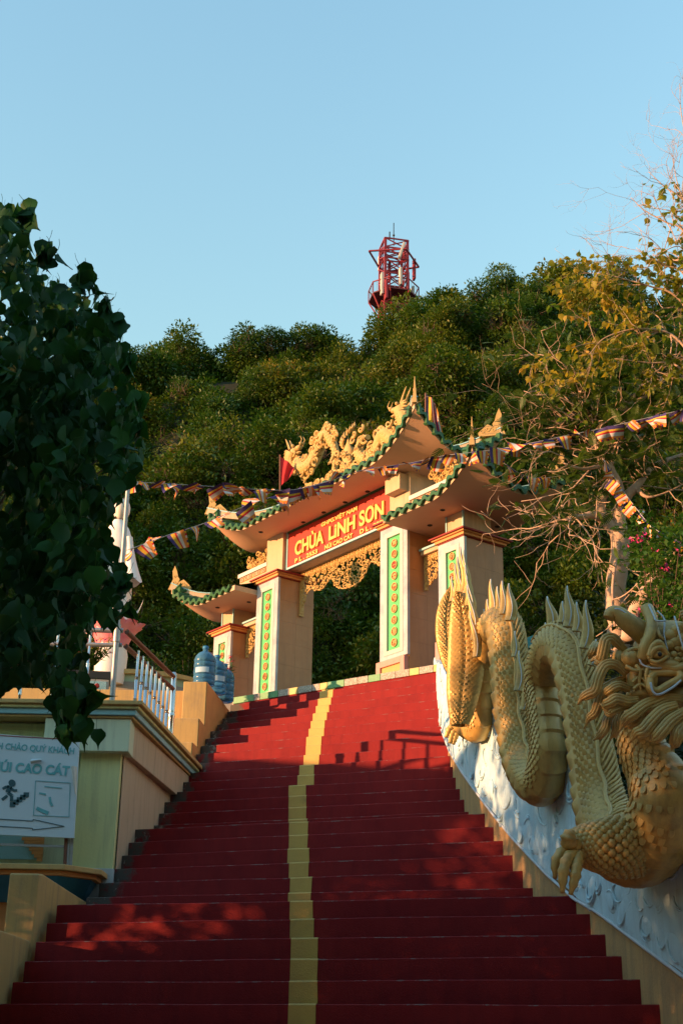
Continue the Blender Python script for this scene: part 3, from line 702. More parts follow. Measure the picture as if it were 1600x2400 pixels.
# ---- ridge beam and sculptures
mb = MB(); mb.box(.42, 3.20, .26, .38, 3.60, 3.72); rd = random.Random(8)
for i in range(70): curl(mb, (lerp(.45, 3.17, i / 69), 3.74 + rd.uniform(-.05, .07)), rd.uniform(.05, .09), rd.uniform(.8, 1.2), rd.uniform(0, 6), rd.choice((-1, 1)), .25 + rd.uniform(-.02, .03), .022)
mb.build('ridge', m_gold, gate, smooth=50)
def sculpt_dragon(name, path, rad, seed, head_dir, spikes=1):
    """path in (u, z), tail to neck; a carved dragon in the ridge plane"""
    rd = random.Random(seed); n = 46; V0 = .32
    P = smooth_path([(a, b) for a, b in path], n); mb = MB()
    pts = [Vector((a, V0 + .03 * math.sin(i * .4), b)) for i, (a, b) in enumerate(P)]
    rr = [rad * (.35 + .65 * min(1, i / (n * .45))) for i in range(n)]
    mb.tube(pts, rr, 10)
    for i in range(3, n - 2, 1):       # scale rings and back spikes
        d = (pts[i + 1] - pts[i - 1]).normalized(); nrm = Vector((-d.z, 0, d.x)) * spikes; r_ = rr[i]
        if i % 2 == 0:
            b = pts[i] + nrm * r_ * .85; mb.prism([(-.028, 0), (.028, 0), (-.02 , .062)], lambda a, c, b=b, d=d, nrm=nrm: tuple(b + d * a + nrm * c + Vector((0, -.012, 0))), lambda a, c, b=b, d=d, nrm=nrm: tuple(b + d * a + nrm * c + Vector((0, .012, 0))))
        for k in range(3):
            s = (k - 1) * .9; c = pts[i] + (nrm * math.sin(s) + Vector((0, -1, 0)) * math.cos(s)) * r_ * .96
            mb.ball(c, (.022, .010, .022), 5, 3)
    body = mb
    # head: skull, snout, jaw, brow, horns, mane
    h = pts[-1]; hd = Vector((head_dir, 0, .25)).normalized() * 1.35; up = Vector((-hd.z * head_dir, 0, abs(hd.x)))
    body.ball(h + hd * .02, (.085, .075, .08), 10, 7); body.ball(h + hd * .11 + up * .01, (.075, .055, .045), 9, 6); body.ball(h + hd * .175 + up * .035, (.03, .045, .028), 7, 5)
    body.ball(h + hd * .10 - up * .055, (.065, .04, .022), 8, 5); body.ball(h + hd * .05 + up * .07 + Vector((0, -.045, 0)), .028, 7, 5); body.ball(h + hd * .05 + up * .07 + Vector((0, .045, 0)), .028, 7, 5)
    for s in (-1, 1):
        q = [h + up * .06 + Vector((0, .04 * s, 0)) - hd * (.02 + .05 * t) + up * (.19 * t ** .8) for t in (0, .35, .7, 1)]; body.tube(q, [.022, .018, .013, .005], 6)
        for j in range(5):
            a0 = .3 + j * .45; dd = (-hd * math.cos(a0 - .6) + up * math.sin(.9 - j * .4)).normalized()
            q = [h + dd * .06 + Vector((0, .05 * s, 0)), h + dd * .13 + up * .012 + Vector((0, .06 * s, 0)), h + dd * .20 + Vector((0, .05 * s, 0))]; body.tube(q, [.022, .02, .004], 6)
        w = [h + hd * .16, h + hd * .22 + up * .06, h + hd * .20 + up * .12]; body.tube([p + Vector((0, .03 * s, 0)) for p in w], [.012, .009, .004], 5)
    # flame and cloud curls round the body
    xs, zs_ = [p.x for p in pts], [p.z for p in pts]
    for _ in range(60):
        i = rd.randrange(4, n - 6); a = rd.uniform(0, 6.28); c = (pts[i].x + .17 * math.cos(a), pts[i].z + .16 * math.sin(a))
        if c[1] > 3.66: curl(body, c, rd.uniform(.05, .085), rd.uniform(.7, 1.2), rd.uniform(0, 6.28), rd.choice((-1, 1)), V0 - .05 + rd.uniform(-.02, .04), .021)
    for i in range(5, n - 8, 9):       # legs with claws
        b = pts[i]; q = [b, b + Vector((.06, -.09, -.05)), b + Vector((.02, -.11, -.13))]; body.tube(q, [.04, .03, .022], 7)
        for j in (-1, 0, 1): body.tube([q[-1], q[-1] + Vector((.03 * j, -.02, -.03)), q[-1] + Vector((.045 * j, -.02, -.06))], [.014, .011, .003], 5)
    return body.build(name, m_gold, gate, smooth=50)
def gpath(L_, v=.32): return [(lambda p: (p.x, p.z))(gp(x, y, v)) for x, y in L_]
sculpt_dragon('ridge_dragon', gpath([(778, 1118), (784, 1075), (781, 1040), (770, 1022), (755, 1024), (742, 1052), (730, 1088), (714, 1100), (700, 1082), (690, 1100), (684, 1082), (690, 1064)]), .105, 3, 1)
sculpt_dragon('ridge_dragon', gpath([(862, 1024), (846, 1030), (842, 1058), (858, 1080), (880, 1074), (890, 1042), (908, 1020), (928, 1034), (940, 1010), (952, 988), (942, 962)]), .115, 5, -1)
mb = MB(); c0 = gp(815, 1040, .32)
mb.lathe([(.13, 0), (.15, .08), (.10, .16), (.13, .24), (.10, .34), (.12, .42), (.11, .50), (.05, .60), (.02, .66), (.004, .76)], 14, (c0.x, .32, 3.62), sy=.55)
for i in range(16):
    a = i * .42; q = .38 + .03 * i; mb.tube([(c0.x + .10 * math.cos(a), .32 + .05 * math.sin(a), 3.62 + q), (c0.x + .17 * math.cos(a), .32 + .07 * math.sin(a), 3.62 + q + .04), (c0.x + .16 * math.cos(a), .32 + .06 * math.sin(a), 3.62 + q + .10)], [.025, .02, .004], 5)
for i in range(12): curl(mb, (c0.x + rnd.uniform(-.12, .12), 3.68 + .035 * i), .05, 1, rnd.uniform(0, 6), rnd.choice((-1, 1)), .23, .014)
mb.build('flaming_pearl', m_gold, gate, smooth=50)
# small carvings above the side roofs
for cu_, sg_ in ((-.38, 1), (4.12, -1)):
    mb = MB(); rd = random.Random(5)
    mb.ball((cu_, .30, 2.88), (.17, .09, .10), 12, 8); mb.ball((cu_ - .22 * sg_, .28, 2.95), (.10, .08, .09), 10, 7); mb.ball((cu_ - .31 * sg_, .26, 2.93), (.06, .05, .045), 8, 6)
    mb.tube([(cu_ + .12 * sg_, .3, 2.92), (cu_ + .26 * sg_, .3, 2.98), (cu_ + .30 * sg_, .3, 3.08), (cu_ + .22 * sg_, .3, 3.12)], [.06, .05, .035, .01], 8)
    for i in range(26): curl(mb, (cu_ + rd.uniform(-.32, .30), 2.82 + rd.uniform(0, .24)), rd.uniform(.03, .06), 1, rd.uniform(0, 6), rd.choice((-1, 1)), .21 + rd.uniform(-.02, .03), .014)
    for i in range(8): mb.tube([(cu_ - .15 * sg_ + .05 * i * sg_, .3, 2.97), (cu_ - .17 * sg_ + .05 * i * sg_, .3, 3.06 + .02 * (i % 3))], [.02, .004], 5)
    mb.build('carved_lion', m_gold, gate, smooth=50)
# ---------------------------------------------------------------- dragon balustrade wall
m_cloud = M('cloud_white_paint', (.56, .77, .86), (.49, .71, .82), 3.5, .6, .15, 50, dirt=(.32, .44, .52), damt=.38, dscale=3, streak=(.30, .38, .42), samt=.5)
m_dgold = M('dragon_gold_paint', (.62, .405, .12), (.52, .325, .09), 5, .42, .1, 90, metal=.15, spec=.5, dirt=(.27, .17, .06), damt=.40, dscale=5, streak=(.24, .16, .07), samt=.55)
m_silver = M('silver_trim_paint', (.62, .68, .72), (.5, .56, .6), 12, .4, .05)
wall = empty('dragon_wall', (1.5, 11, 1.5), label='white cloud-carved balustrade wall rising along the right side of the stairs', cat='wall')
wm = Matrix.Translation((-1.5, -11, -1.5))
WB = [(1018, 1560), (1020, 1640), (1030, 1700), (1052, 1760), (1080, 1808), (1110, 1850), (1155, 1910), (1200, 1965), (1280, 2050), (1345, 2108), (1400, 2140), (1500, 2215), (1600, 2290), (1720, 2380), (1900, 2500), (2300, 2760)]
WT = [(1018, 1540), (1034, 1552), (1060, 1610), (1090, 1650), (1130, 1690), (1150, 1640), (1158, 1610), (1168, 1690), (1200, 1760), (1240, 1830), (1290, 1800), (1299, 1650), (1318, 1618), (1335, 1700), (1350, 1850), (1400, 1950), (1500, 2060), (1545, 2060), (1575, 2005), (1600, 1990), (1720, 1985), (1900, 1990), (2300, 2300)]
cols = np.concatenate([np.linspace(1018, 1130, 40), np.linspace(1132, 1350, 90), np.linspace(1352, 2300, 130)])
front = []; back = []
for x in cols:
    yb = interp([p[0] for p in WB], [p[1] for p in WB], x); yt = interp([p[0] for p in WT], [p[1] for p in WT], x)
    front.append((wall_hit(x, yt, .03), wall_hit(x, yb, .03)))
mb = MB(); V = []; n = 15
for T_, B_ in front:
    for j in range(n):
        t = j / (n - 2) if j < n - 1 else 0
        if j < n - 1:
            p = T_.lerp(B_, t); p = Vector((p.x, (T_.y + B_.y) / 2, p.z)); p.x = xw(p.y) - .03 - .022 * max(0, mnoise.noise(Vector((p.y * 3.2, p.z * 3.2, 2)))) - .012 * math.sin(math.pi * t)
            V.append(p)
    top = V[-(n - 1)]; V.append(top + Vector((.17, .02, 0)))
k = len(front); fs = []
for i in range(k - 1):
    for j in range(n - 2): a = i * n + j; fs.append((a, a + 1, a + n + 1, a + n))
    a = i * n; fs.append((a, a + n, a + n + n - 1, a + n - 1))
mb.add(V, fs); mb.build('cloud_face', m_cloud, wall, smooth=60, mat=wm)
# lip line under the clouds
mb = MB(); mb.tube([b for t, b in front][::2], .012, 6); mb.build('lip', m_silver, wall, smooth=180, mat=wm)
# ochre stringer between steps and clouds
def strz(D): return interp([p.y for p in [f[1] for f in reversed(front)]], [p.z for p in [f[1] for f in reversed(front)]], D)
def str_(u, v):
    D = lerp(4.2, 16.1, u); zt = strz(D) + .03; k_ = interp([Rt[i][1] for i in range(28)], [stepz(i) for i in range(28)], D) if D > 8.12 else .28 - (8.12 - D) * .5
    return (xw(D), D, lerp(min(zt, k_ - .5) , zt, v))
mb = MB(); mb.grid(str_, 140, 6)
mb.grid(lambda u, v: (xw(lerp(4.2, 16.1, u)) + .22 * v, lerp(4.2, 16.1, u), strz(lerp(4.2, 16.1, u)) + .03), 140, 1)
mb.build('stringer', m_ochre, wall, smooth=60, mat=wm)
# raised cloud curls, each its own piece
def puff_mesh(seed):
    """a soft cloud lobe with one or two crescent ridges modelled on it"""
    rd = random.Random(seed); mb = MB(); w, h = rd.uniform(.09, .15), rd.uniform(.06, .10)
    mb.ball((.006, 0, 0), (.022, w, h), 18, 9)
    for k in range(rd.choice((1, 2, 2))):
        a0 = rd.uniform(-2.6, -1.6); sp_ = rd.uniform(1.8, 3.0); q = (1 - .38 * k) * rd.uniform(.8, 1.0); pts = []; rr = []
        for i in range(13):
            t = i / 12; a = a0 + sp_ * t; pts.append((-.012 - .006 * k, w * q * math.cos(a), h * q * math.sin(a))); rr.append(.002 + .0085 * math.sin(math.pi * t) ** .8)
        mb.tube(pts, rr, 7)
    for _ in range(rd.randrange(1, 3)): mb.ball((.008, rd.choice((-1, 1)) * w * .8, rd.uniform(-.5, .3) * h), (.018, w * .55, h * .6), 12, 7)
    return mb.mesh('cloud_curl', m_cloud, smooth=180)
puffs = [puff_mesh(i) for i in range(7)]
rd = random.Random(12); placed = []
for _ in range(2600):
    x = rd.uniform(1030, 1600) if rd.random() < .7 else rd.uniform(1350, 1640); yb = interp([p[0] for p in WB], [p[1] for p in WB], x); yt = interp([p[0] for p in WT], [p[1] for p in WT], x)
    y = rd.uniform(yt + 12, yb - 16 - (x - 1030) * .03)
    p = wall_hit(x, y, .035); s = rd.uniform(.7, 1.45)
    if p.z - strz(p.y) > .135 * s and all((p - q).length > .145 * (s + t) * .62 for q, t in placed):
        placed.append((p, s)); mm = Matrix.Translation(p) @ Euler((rd.uniform(-.7, .9) + (math.pi if rd.random() < .3 else 0), 0, -math.atan2(xw(p.y + .2) - xw(p.y - .2), .4))).to_matrix().to_4x4() @ Matrix.Diagonal((rd.uniform(.6, 1.0), s, s, 1))
        link('cloud_curl', puffs[rd.randrange(7)], wall, mat=wm @ mm)
    if len(placed) >= 130: break

# ---------------------------------------------------------------- the dragon
drag = empty('dragon_sculpture', (1.4, 10, 1.5), label='long golden dragon sculpture coiling down the white balustrade wall', cat='sculpture')
dm = Matrix.Translation((-1.4, -10, -1.5))
def dpt(px, py, off): return wall_hit(px, py, off)
# body centre line, tail to neck: pixel, offset from the wall, radius
BP = [(1078, 1690, .10, .08), (1100, 1705, .11, .10), (1124, 1700, .12, .105), (1128, 1610, .13, .10), (1134, 1530, .14, .11), (1158, 1468, .16, .13), (1185, 1478, .17, .15), (1196, 1570, .17, .15), (1206, 1680, .16, .15), (1230, 1790, .15, .15), (1268, 1838, .16, .145), (1283, 1770, .17, .128), (1275, 1680, .18, .12), (1270, 1590, .19, .125), (1298, 1518, .20, .145), (1336, 1528, .20, .145), (1366, 1640, .19, .138), (1388, 1770, .18, .145), (1410, 1890, .18, .16), (1452, 1985, .20, .175), (1512, 1985, .22, .18), (1556, 1900, 7.22, .18), (1538, 1820, 7.25, .155), (1502, 1755, 7.26, .125), (1505, 1690, 7.2, .12), (1545, 1610, 7.1, .12)]
ctrl = [(*(dpt(x, y, o) if o < 2 else at(x, y, o)), r) for x, y, o, r in BP]
NB = 330
PA = smooth_path(ctrl, NB); PP = [Vector(p[:3]) for p in PA]; PR = [p[3] for p in PA]
frames = []
for i in range(NB):
    T_ = (PP[min(i + 1, NB - 1)] - PP[max(i - 1, 0)]).normalized()
    y_ = PP[i].y; side = Vector((-1, (xw(y_ + .3) - xw(y_ - .3)) / .6, 0)).normalized()     # towards the stairs
    side = (side - T_ * side.dot(T_)).normalized(); N_ = T_.cross(side).normalized()
    if N_.dot(Vector((0, -T_.z, 0)) + Vector((0, 0, -T_.y)) * 1) < 0: N_ = -N_
    tw = (R(26) if T_.z > 0 else R(42)) * max(-1, min(1, T_.z * 1.3)) + (R(46) if i > NB * .82 else 0); frames.append((T_, N_, side, tw))
# keep the dorsal side continuous
for i in range(1, NB):
    if frames[i][1].dot(frames[i - 1][1]) < 0: frames[i] = (frames[i][0], -frames[i][1], frames[i][2], frames[i][3])
frames = [(T_, N_ * math.cos(tw) + B_ * math.sin(tw), B_ * math.cos(tw) - N_ * math.sin(tw)) for T_, N_, B_, tw in frames]
acc = [0]
for a, b in zip(PP[:-1], PP[1:]): acc.append(acc[-1] + (b - a).length)
BL = acc[-1]
def body_at(s):
    i = min(NB - 2, max(0, int(np.searchsorted(acc, s)) - 1)); t = (s - acc[i]) / max(1e-6, acc[i + 1] - acc[i])
    T_, N_, B_ = frames[i]; return PP[i].lerp(PP[i + 1], t), T_, N_, B_, lerp(PR[i], PR[i + 1], t)
# trunk with belly plates
mb = MB(); V = []; ns = 26; plate = .115; rings = int(BL / .018)
for i in range(rings + 1):
    c, T_, N_, B_, r = body_at(min(BL - 1e-4, i / rings * BL)); s = i / rings * BL
    saw = (s % plate) / plate
    for j in range(ns):
        th = 2 * math.pi * j / ns; q = math.cos(th); rr = r
        if q < -.5: rr = r * (1.0 + .14 * (1 - saw) * min(1, (-.5 - q) * 5))
        V.append(c + (N_ * q + B_ * math.sin(th)) * rr)
fs = [(i * ns + j, i * ns + (j + 1) % ns, (i + 1) * ns + (j + 1) % ns, (i + 1) * ns + j) for i in range(rings) for j in range(ns)]
fs += [tuple(range(ns)), tuple(rings * ns + j for j in range(ns))]
mb.add(V, fs); mb.build('body', m_dgold, drag, smooth=24, mat=dm)
# scales: shield shaped plates lying back towards the tail
def scale_mesh():
    mb = MB(); w, L_, t = .5, .75, .16
    o = [(-.5, -.45), (.5, -.45), (.52, .1), (.36, .42), (0, .58), (-.36, .42), (-.52, .1)]    # y+ = free tip
    top = [(x * w * 2, y * L_ * 1.7, .05 + (.30 if y > 0 else .16) * t) for x, y in o]; bot = [(x * w * 2, y * L_ * 1.7, -.12) for x, y in o]
    n = len(o); mb.add(bot + top + [(0, .1, .10 + .45 * t)], [(i, (i + 1) % n, n + (i + 1) % n, n + i) for i in range(n)] + [(n + i, n + (i + 1) % n, 2 * n) for i in range(n)])
    return mb
sm = scale_mesh(); scale_me = sm.mesh('scale', m_dgold, smooth=50)
mats = []; ro = 0; s = .05
rd = random.Random(4)
while s < BL - .06:
    c, T_, N_, B_, r = body_at(s); sz = r * .36; na = 13
    for j in range(-na, na + 1):
        th = (j + (.5 if ro % 2 else 0)) * sz * .86 / r
        if abs(th) > 1.86: continue
        nr = N_ * math.cos(th) + B_ * math.sin(th); tg = (-N_ * math.sin(th) + B_ * math.cos(th))
        if nr.dot(Vector((-.8, -.6, .05))) < -.35: continue
        y = -T_; x = y.cross(nr).normalized(); tilt = .30
        y2 = (y * math.cos(tilt) + nr * math.sin(tilt)); z2 = x.cross(y2); p = c + nr * (r + .004); k = sz * .5 * rd.uniform(.93, 1.07)
        mats.append((Matrix(((x.x * k, y2.x * k, z2.x * k, p.x), (x.y * k, y2.y * k, z2.y * k, p.y), (x.z * k, y2.z * k, z2.z * k, p.z), (0, 0, 0, 1))), p))
    s += sz * .62; ro += 1
mats.sort(key=lambda m: m[1].length)
for m_, p in mats[:300]: link('scale', scale_me, drag, mat=dm @ m_)
V = []; F = []
sv = np.array(sm.v); sv4 = np.c_[sv, np.ones(len(sv))]
for m_, p in mats[300:]:
    b = len(V); V += [tuple(q) for q in (sv4 @ np.array(m_).T)[:, :3]]; F += [tuple(b + i for i in f) for f in sm.f]
MB().add(V, F).build('scale_rows', m_dgold, drag, smooth=50, mat=dm, kind='stuff')
print('dragon length', round(BL, 2), 'scales', len(mats))
# dorsal spikes (flame blades) with a silver edge
def blade(base, up, along, h, w, bend=0.0):
    """flat tapering blade standing on base; returns (blade mb, edge mb)"""
    sd = up.cross(along).normalized(); mb = MB(); P = []; Rr = []
    for i in range(9):
        t = i / 8; P.append(base + up * h * t + along * (bend * h * t * t) + along * (.05 * h * math.sin(t * 5))); Rr.append(w * (1 - t ** 2.2) * (1 + .25 * math.sin(t * 4)) + .006)
    V = []; nn_ = 8
    for p, r in zip(P, Rr):
        for j in range(nn_): a = 2 * math.pi * j / nn_; V.append(p + along * r * math.cos(a) + sd * r * .55 * math.sin(a))
    fs = [(i * nn_ + j, i * nn_ + (j + 1) % nn_, (i + 1) * nn_ + (j + 1) % nn_, (i + 1) * nn_ + j) for i in range(8) for j in range(nn_)] + [tuple(range(nn_)), tuple(8 * nn_ + j for j in range(nn_))]
    mb.add(V, fs)
    e = MB(); e.tube([p + (sd if sd.dot(Vector((-.5, -.85, 0))) > 0 else -sd) * (r * .55) for p, r in zip(P, Rr)], .0042, 5)
    return mb, e
def spike(px, py0, py1, off, wpx, lean=0):
    a = dpt(px, py0, off); D = a.y; tip = at(px + lean, py1, D); up = tip - a; h = up.length; up.normalize()
    al = Vector((1, 0, 0)) if abs(lean) < 60 else Vector((0, 1, 0)); al = (al - up * al.dot(up)).normalized()
    b, e = blade(a, up, al, h, wpx / 2 / 3188.6 * D * 1.02)
    o = b.build('spike', m_dgold, drag, smooth=180, mat=dm); e.build('silver_edge', m_silver, o, smooth=180)
SP = [(1152, 1450, 1358, .22, 20, 2), (1166, 1440, 1375, .22, 14, 2), (1178, 1440, 1362, .24, 18, 2), (1194, 1455, 1368, .25, 22, 2), (1142, 1460, 1405, .20, 12, 2), (1134, 1480, 1428, .2, 10, 2),
      (1293, 1470, 1398, .24, 22, -8), (1316, 1460, 1410, .24, 16, 4), (1331, 1470, 1374, .26, 24, 2), (1350, 1480, 1412, .26, 18, 4), (1368, 1520, 1408, .26, 22, 10), (1385, 1560, 1500, .26, 16, 14),
      (1214, 1620, 1526, .26, 20, 6), (1226, 1665, 1595, .26, 16, 8), (1205, 1540, 1480, .26, 12, 4), (1283, 1500, 1460, .22, 10, -4)]
for a in SP: spike(*a)
# hair beside the dorsal line on the descending legs: swept ribs
mb = MB()
for s0, s1 in ((acc[int(NB * .24)], acc[int(NB * .40)]), (acc[int(NB * .56)], acc[int(NB * .76)])):
    s = s0
    while s < s1:
        c, T_, N_, B_, r = body_at(s)
        for dth in (.05,):
            pts = []
            for i in range(7):
                t = i / 6; c2, T2, N2, B2, r2 = body_at(min(BL - .01, s - .20 * t)); th = .80 - .75 * t
                pts.append(c2 + (N2 * math.cos(th) + B2 * math.sin(th)) * r2 * (1.05 + .10 * t))
            mb.tube(pts, [.004, .008, .010, .011, .010, .007, .002], 6)
        s += .048
    pts = []
    for i in range(40):
        c, T_, N_, B_, r = body_at(lerp(s0 - .1, s1, i / 39)); th = .85 + .05 * math.sin(i); pts.append(c + (N_ * math.cos(th) + B_ * math.sin(th)) * r * 1.06)
    mb.tube(pts, .014, 6)
mb.build('dorsal_mane', m_dgold, drag, smooth=180, mat=dm)
# tail fan: two feathered leaf lobes with ribbed halves
def lobe(axis, halfw, off, bulge):
    P = smooth_path(axis, 60); nb = 16; mb = MB()
    def fn(u, v):
        i = min(59, int(v * 59.999)); px, py = P[i][:2]; w = halfw * (math.sin(math.pi * min(1, v * .93 + .07)) ** .55); q = (u - .5) * 2
        rib = .010 * math.sin((v * 34 - abs(q) * 3.2) * 2 * math.pi * .5); b = bulge * (1 - q * q) + rib
        return dpt(px + q * w, py, off) + Vector((-b * .5, -b, 0))
    # work at constant depth so that the lobe is a real relief body
    D0 = dpt(*axis[len(axis) // 2], off).y
    def fn2(u, v):
        t = v * 59; i = min(58, int(t)); px, py = P[i] + (P[i + 1] - P[i]) * (t - i); w = halfw * (math.sin(math.pi * min(1, v * .90 + .08)) ** .55); q = (u - .5) * 2
        rib = .0085 * math.sin((v * 46 - abs(q) * 7.0) * 2 * math.pi * .5); b = bulge * math.sqrt(max(0, 1 - q * q)) + rib * (1 - abs(q) ** 4) - .012 * math.exp(-(q / .10) ** 2)
        p = at(px + q * w, py, D0); return p + Vector((-.35 * b, -b, 0))
    def fn3(u, v): p = Vector(fn2(u, v)); q = (u - .5) * 2; b = bulge * math.sqrt(max(0, 1 - q * q)); return p + Vector((.7 * b, 2 * b + .02, 0))
    mb.grid(fn2, nb, 110); mb.grid(fn3, nb, 30, flip=True)
    return mb
tf = lobe([(1078, 1700), (1086, 1620), (1092, 1540), (1088, 1460), (1076, 1390)], 44, .30, .05).build('tail_fan', m_dgold, drag, smooth=60, mat=dm)
lobe([(1068, 1590), (1056, 1540), (1048, 1480), (1050, 1420), (1064, 1372)], 28, .22, .04).build('tail_fan', m_dgold, drag, smooth=60, mat=dm)
for a in ((1066, 1400, 1322, .30, 12, 4), (1074, 1395, 1305, .30, 12, 2), (1084, 1395, 1282, .30, 14, 0), (1090, 1400, 1290, .30, 12, 2), (1096, 1420, 1325, .30, 14, -2), (1104, 1450, 1350, .30, 14, -6), (1110, 1500, 1372, .30, 14, -10), (1116, 1540, 1432, .30, 16, -10), (1078, 1400, 1340, .30, 10, 0), (1058, 1410, 1352, .30, 10, 3)): spike(*a)
# limbs with clawed feet
def limb(pts, name='leg'):
    P = smooth_path([(*at(x, y, D), r) for x, y, D, r in pts], 24); mb = MB(); C = [Vector(p[:3]) for p in P]; rr = [p[3] for p in P]
    mb.tube(C, rr, 16)
    rd = random.Random(2); i = 0
    for k in range(len(C) - 1):                    # knobbly scales
        T_ = (C[k + 1] - C[k]).normalized(); a, b = frame(T_)
        m = max(6, int(2 * math.pi * rr[k] / .048))
        for j in range(m):
            th = 2 * math.pi * (j + .5 * (k % 2)) / m; p = C[k] + (a * math.cos(th) + b * math.sin(th)) * rr[k] * .97
            mb.ball(p, .026 * (.6 + rr[k] * 3), 6, 4)
    return mb.build(name, m_dgold, drag, smooth=180, mat=dm)
def toe(pts, par):
    P = smooth_path([(*at(x, y, D), r) for x, y, D, r in pts], 16); mb = MB(); C = [Vector(p[:3]) for p in P]
    mb.tube(C, [p[3] * (1 + .14 * math.cos(i * 2.1)) for i, p in enumerate(P)], 12); o = mb.build('toe', m_dgold, par, smooth=180); return o
fl = limb([(1500, 1985, 7.45, .14), (1460, 1985, 7.38, .15), (1420, 1985, 7.33, .135), (1375, 1985, 7.33, .105), (1345, 1990, 7.33, .08)])
for t in (((1352, 1988, 7.28, .045), (1336, 1976, 7.22, .046), (1334, 1960, 7.2, .042), (1342, 1948, 7.2, .016)), ((1342, 1992, 7.25, .030), (1318, 1996, 7.22, .028), (1302, 2022, 7.2, .026), (1300, 2060, 7.2, .010)), ((1345, 2000, 7.22, .030), (1328, 2016, 7.16, .030), (1319, 2052, 7.14, .028), (1318, 2094, 7.14, .010)), ((1354, 2005, 7.22, .030), (1350, 2030, 7.16, .030), (1346, 2060, 7.14, .028), (1336, 2098, 7.14, .010))): toe(t, fl)
hl = limb([(1105, 1690, 12.75, .11), (1085, 1690, 12.65, .10), (1072, 1700, 12.6, .075)])
for t in (((1075, 1692, 12.55, .035), (1066, 1680, 12.5, .035), (1064, 1665, 12.5, .02)), ((1070, 1700, 12.5, .032), (1054, 1708, 12.5, .03), (1045, 1728, 12.5, .018)), ((1072, 1705, 12.5, .032), (1060, 1720, 12.5, .03), (1054, 1742, 12.5, .016)), ((1076, 1708, 12.5, .03), (1068, 1725, 12.5, .028), (1062, 1745, 12.5, .015))): toe(t, hl)
# head, seen in profile, turned towards the stairs
DH = 6.8
head = empty('head'); head.parent = drag; head.matrix_local = dm
def hp(x, y, d=0): return at(x, y, DH + d)
PXM = DH * .99 / 3188.6 * 1.03
def hb(mb, x, y, rx, ry, d=0, rd_=None, rot=0):
    q = Matrix.Rotation(rot, 3, 'Y'); mb.ball(hp(x, y, d), (rx * PXM, (rd_ or min(rx, ry)) * PXM, ry * PXM), 18, 12, mat=q)
mb = MB()
for a in ((1575, 1530, 95, 78, .02, 70), (1640, 1560, 110, 110, .05, 80), (1540, 1500, 50, 45, 0, 50), (1520, 1555, 42, 34, -.02, 55), (1495, 1560, 34, 30, -.03, 50), (1478, 1543, 24, 24, -.10, 24), (1449, 1545, 15, 26, -.05, 22), (1487, 1598, 20, 40, -.06, 34), (1520, 1596, 26, 40, -.09, 36), (1500, 1630, 34, 18, -.06, 34), (1560, 1560, 40, 16, -.14, 16, .1), (1600, 1640, 70, 28, -.02, 50), (1540, 1655, 45, 22, -.02, 40)): hb(mb, *a)
for a in ((1570, 1490, 17, 15), (1585, 1478, 16, 14), (1580, 1505, 15, 14), (1597, 1497, 16, 15), (1568, 1512, 13, 12), (1595, 1470, 14, 12), (1610, 1485, 15, 14)): hb(mb, *a, -.13, 12)
mb.build('skull', m_dgold, head, smooth=180)
def htube(name, pts, r0, r1, mat, d=0, n=24, k=8, flat=1):
    P = smooth_path([(*hp(p[0], p[1], d + (p[2] if len(p) > 2 else 0)),) for p in pts], n)
    return MB().tube([Vector(p) for p in P], [lerp(r0, r1, i / (n - 1)) for i in range(n)], k, flat=flat).build(name, mat, head, smooth=180)
# forehead trunk-like horn, brows, lips
htube('horn', [(1530, 1505, 0), (1500, 1480, -.06), (1470, 1458, -.08), (1448, 1440, -.08), (1432, 1438, -.08), (1426, 1450, -.08)], .065, .030, m_dgold, n=26, k=12)
htube('silver_edge', [(1500, 1462, -.10), (1470, 1440, -.12), (1450, 1428, -.12), (1436, 1428, -.11)], .0048, .0048, m_silver)
htube('brow', [(1505, 1545, -.14), (1510, 1520, -.16), (1522, 1490, -.16), (1528, 1460, -.12), (1520, 1436, -.08), (1514, 1425, -.06)], .030, .034, m_dgold, k=10)
htube('silver_edge', [(1520, 1418, -.10), (1530, 1440, -.14), (1538, 1455, -.16), (1560, 1455, -.15)], .0048, .0048, m_silver)
htube('silver_edge', [(1495, 1535, -.15), (1505, 1558, -.16), (1535, 1566, -.165), (1560, 1560, -.155), (1564, 1530, -.15), (1556, 1490, -.14), (1556, 1452, -.11), (1540, 1432, -.08)], .0048, .0048, m_silver, n=40)
htube('silver_edge', [(1580, 1445, -.12), (1590, 1480, -.17), (1598, 1510, -.18), (1604, 1530, -.17)], .0048, .0048, m_silver)
htube('brow', [(1562, 1540, -.16), (1545, 1508, -.18), (1528, 1516, -.18), (1520, 1540, -.18)], .020, .016, m_dgold)
htube('lip', [(1522, 1592, -.17), (1524, 1612, -.19), (1540, 1620, -.19), (1565, 1606, -.19), (1592, 1590, -.17), (1588, 1578, -.15), (1560, 1578, -.15), (1535, 1580, -.15), (1522, 1592, -.17)], .020, .020, m_dgold, n=50, k=10)
htube('silver_edge', [(1524, 1600, -.215), (1530, 1622, -.22), (1545, 1628, -.22), (1575, 1612, -.21), (1595, 1595, -.19)], .006, .006, m_silver)
htube('lip', [(1540, 1555, -.14), (1580, 1568, -.15), (1620, 1560, -.13), (1660, 1575, -.12)], .022, .03, m_dgold)
MB().ball(hp(1556, 1598, -.13), (.075, .03, .045), 14, 8).build('mouth', M('dark_mouth', (.12, .06, .02)), head, smooth=180)
MB().ball(hp(1541, 1533, -.17), (.036, .024, .026), 14, 10).build('eyeball', m_dgold, head, smooth=180)
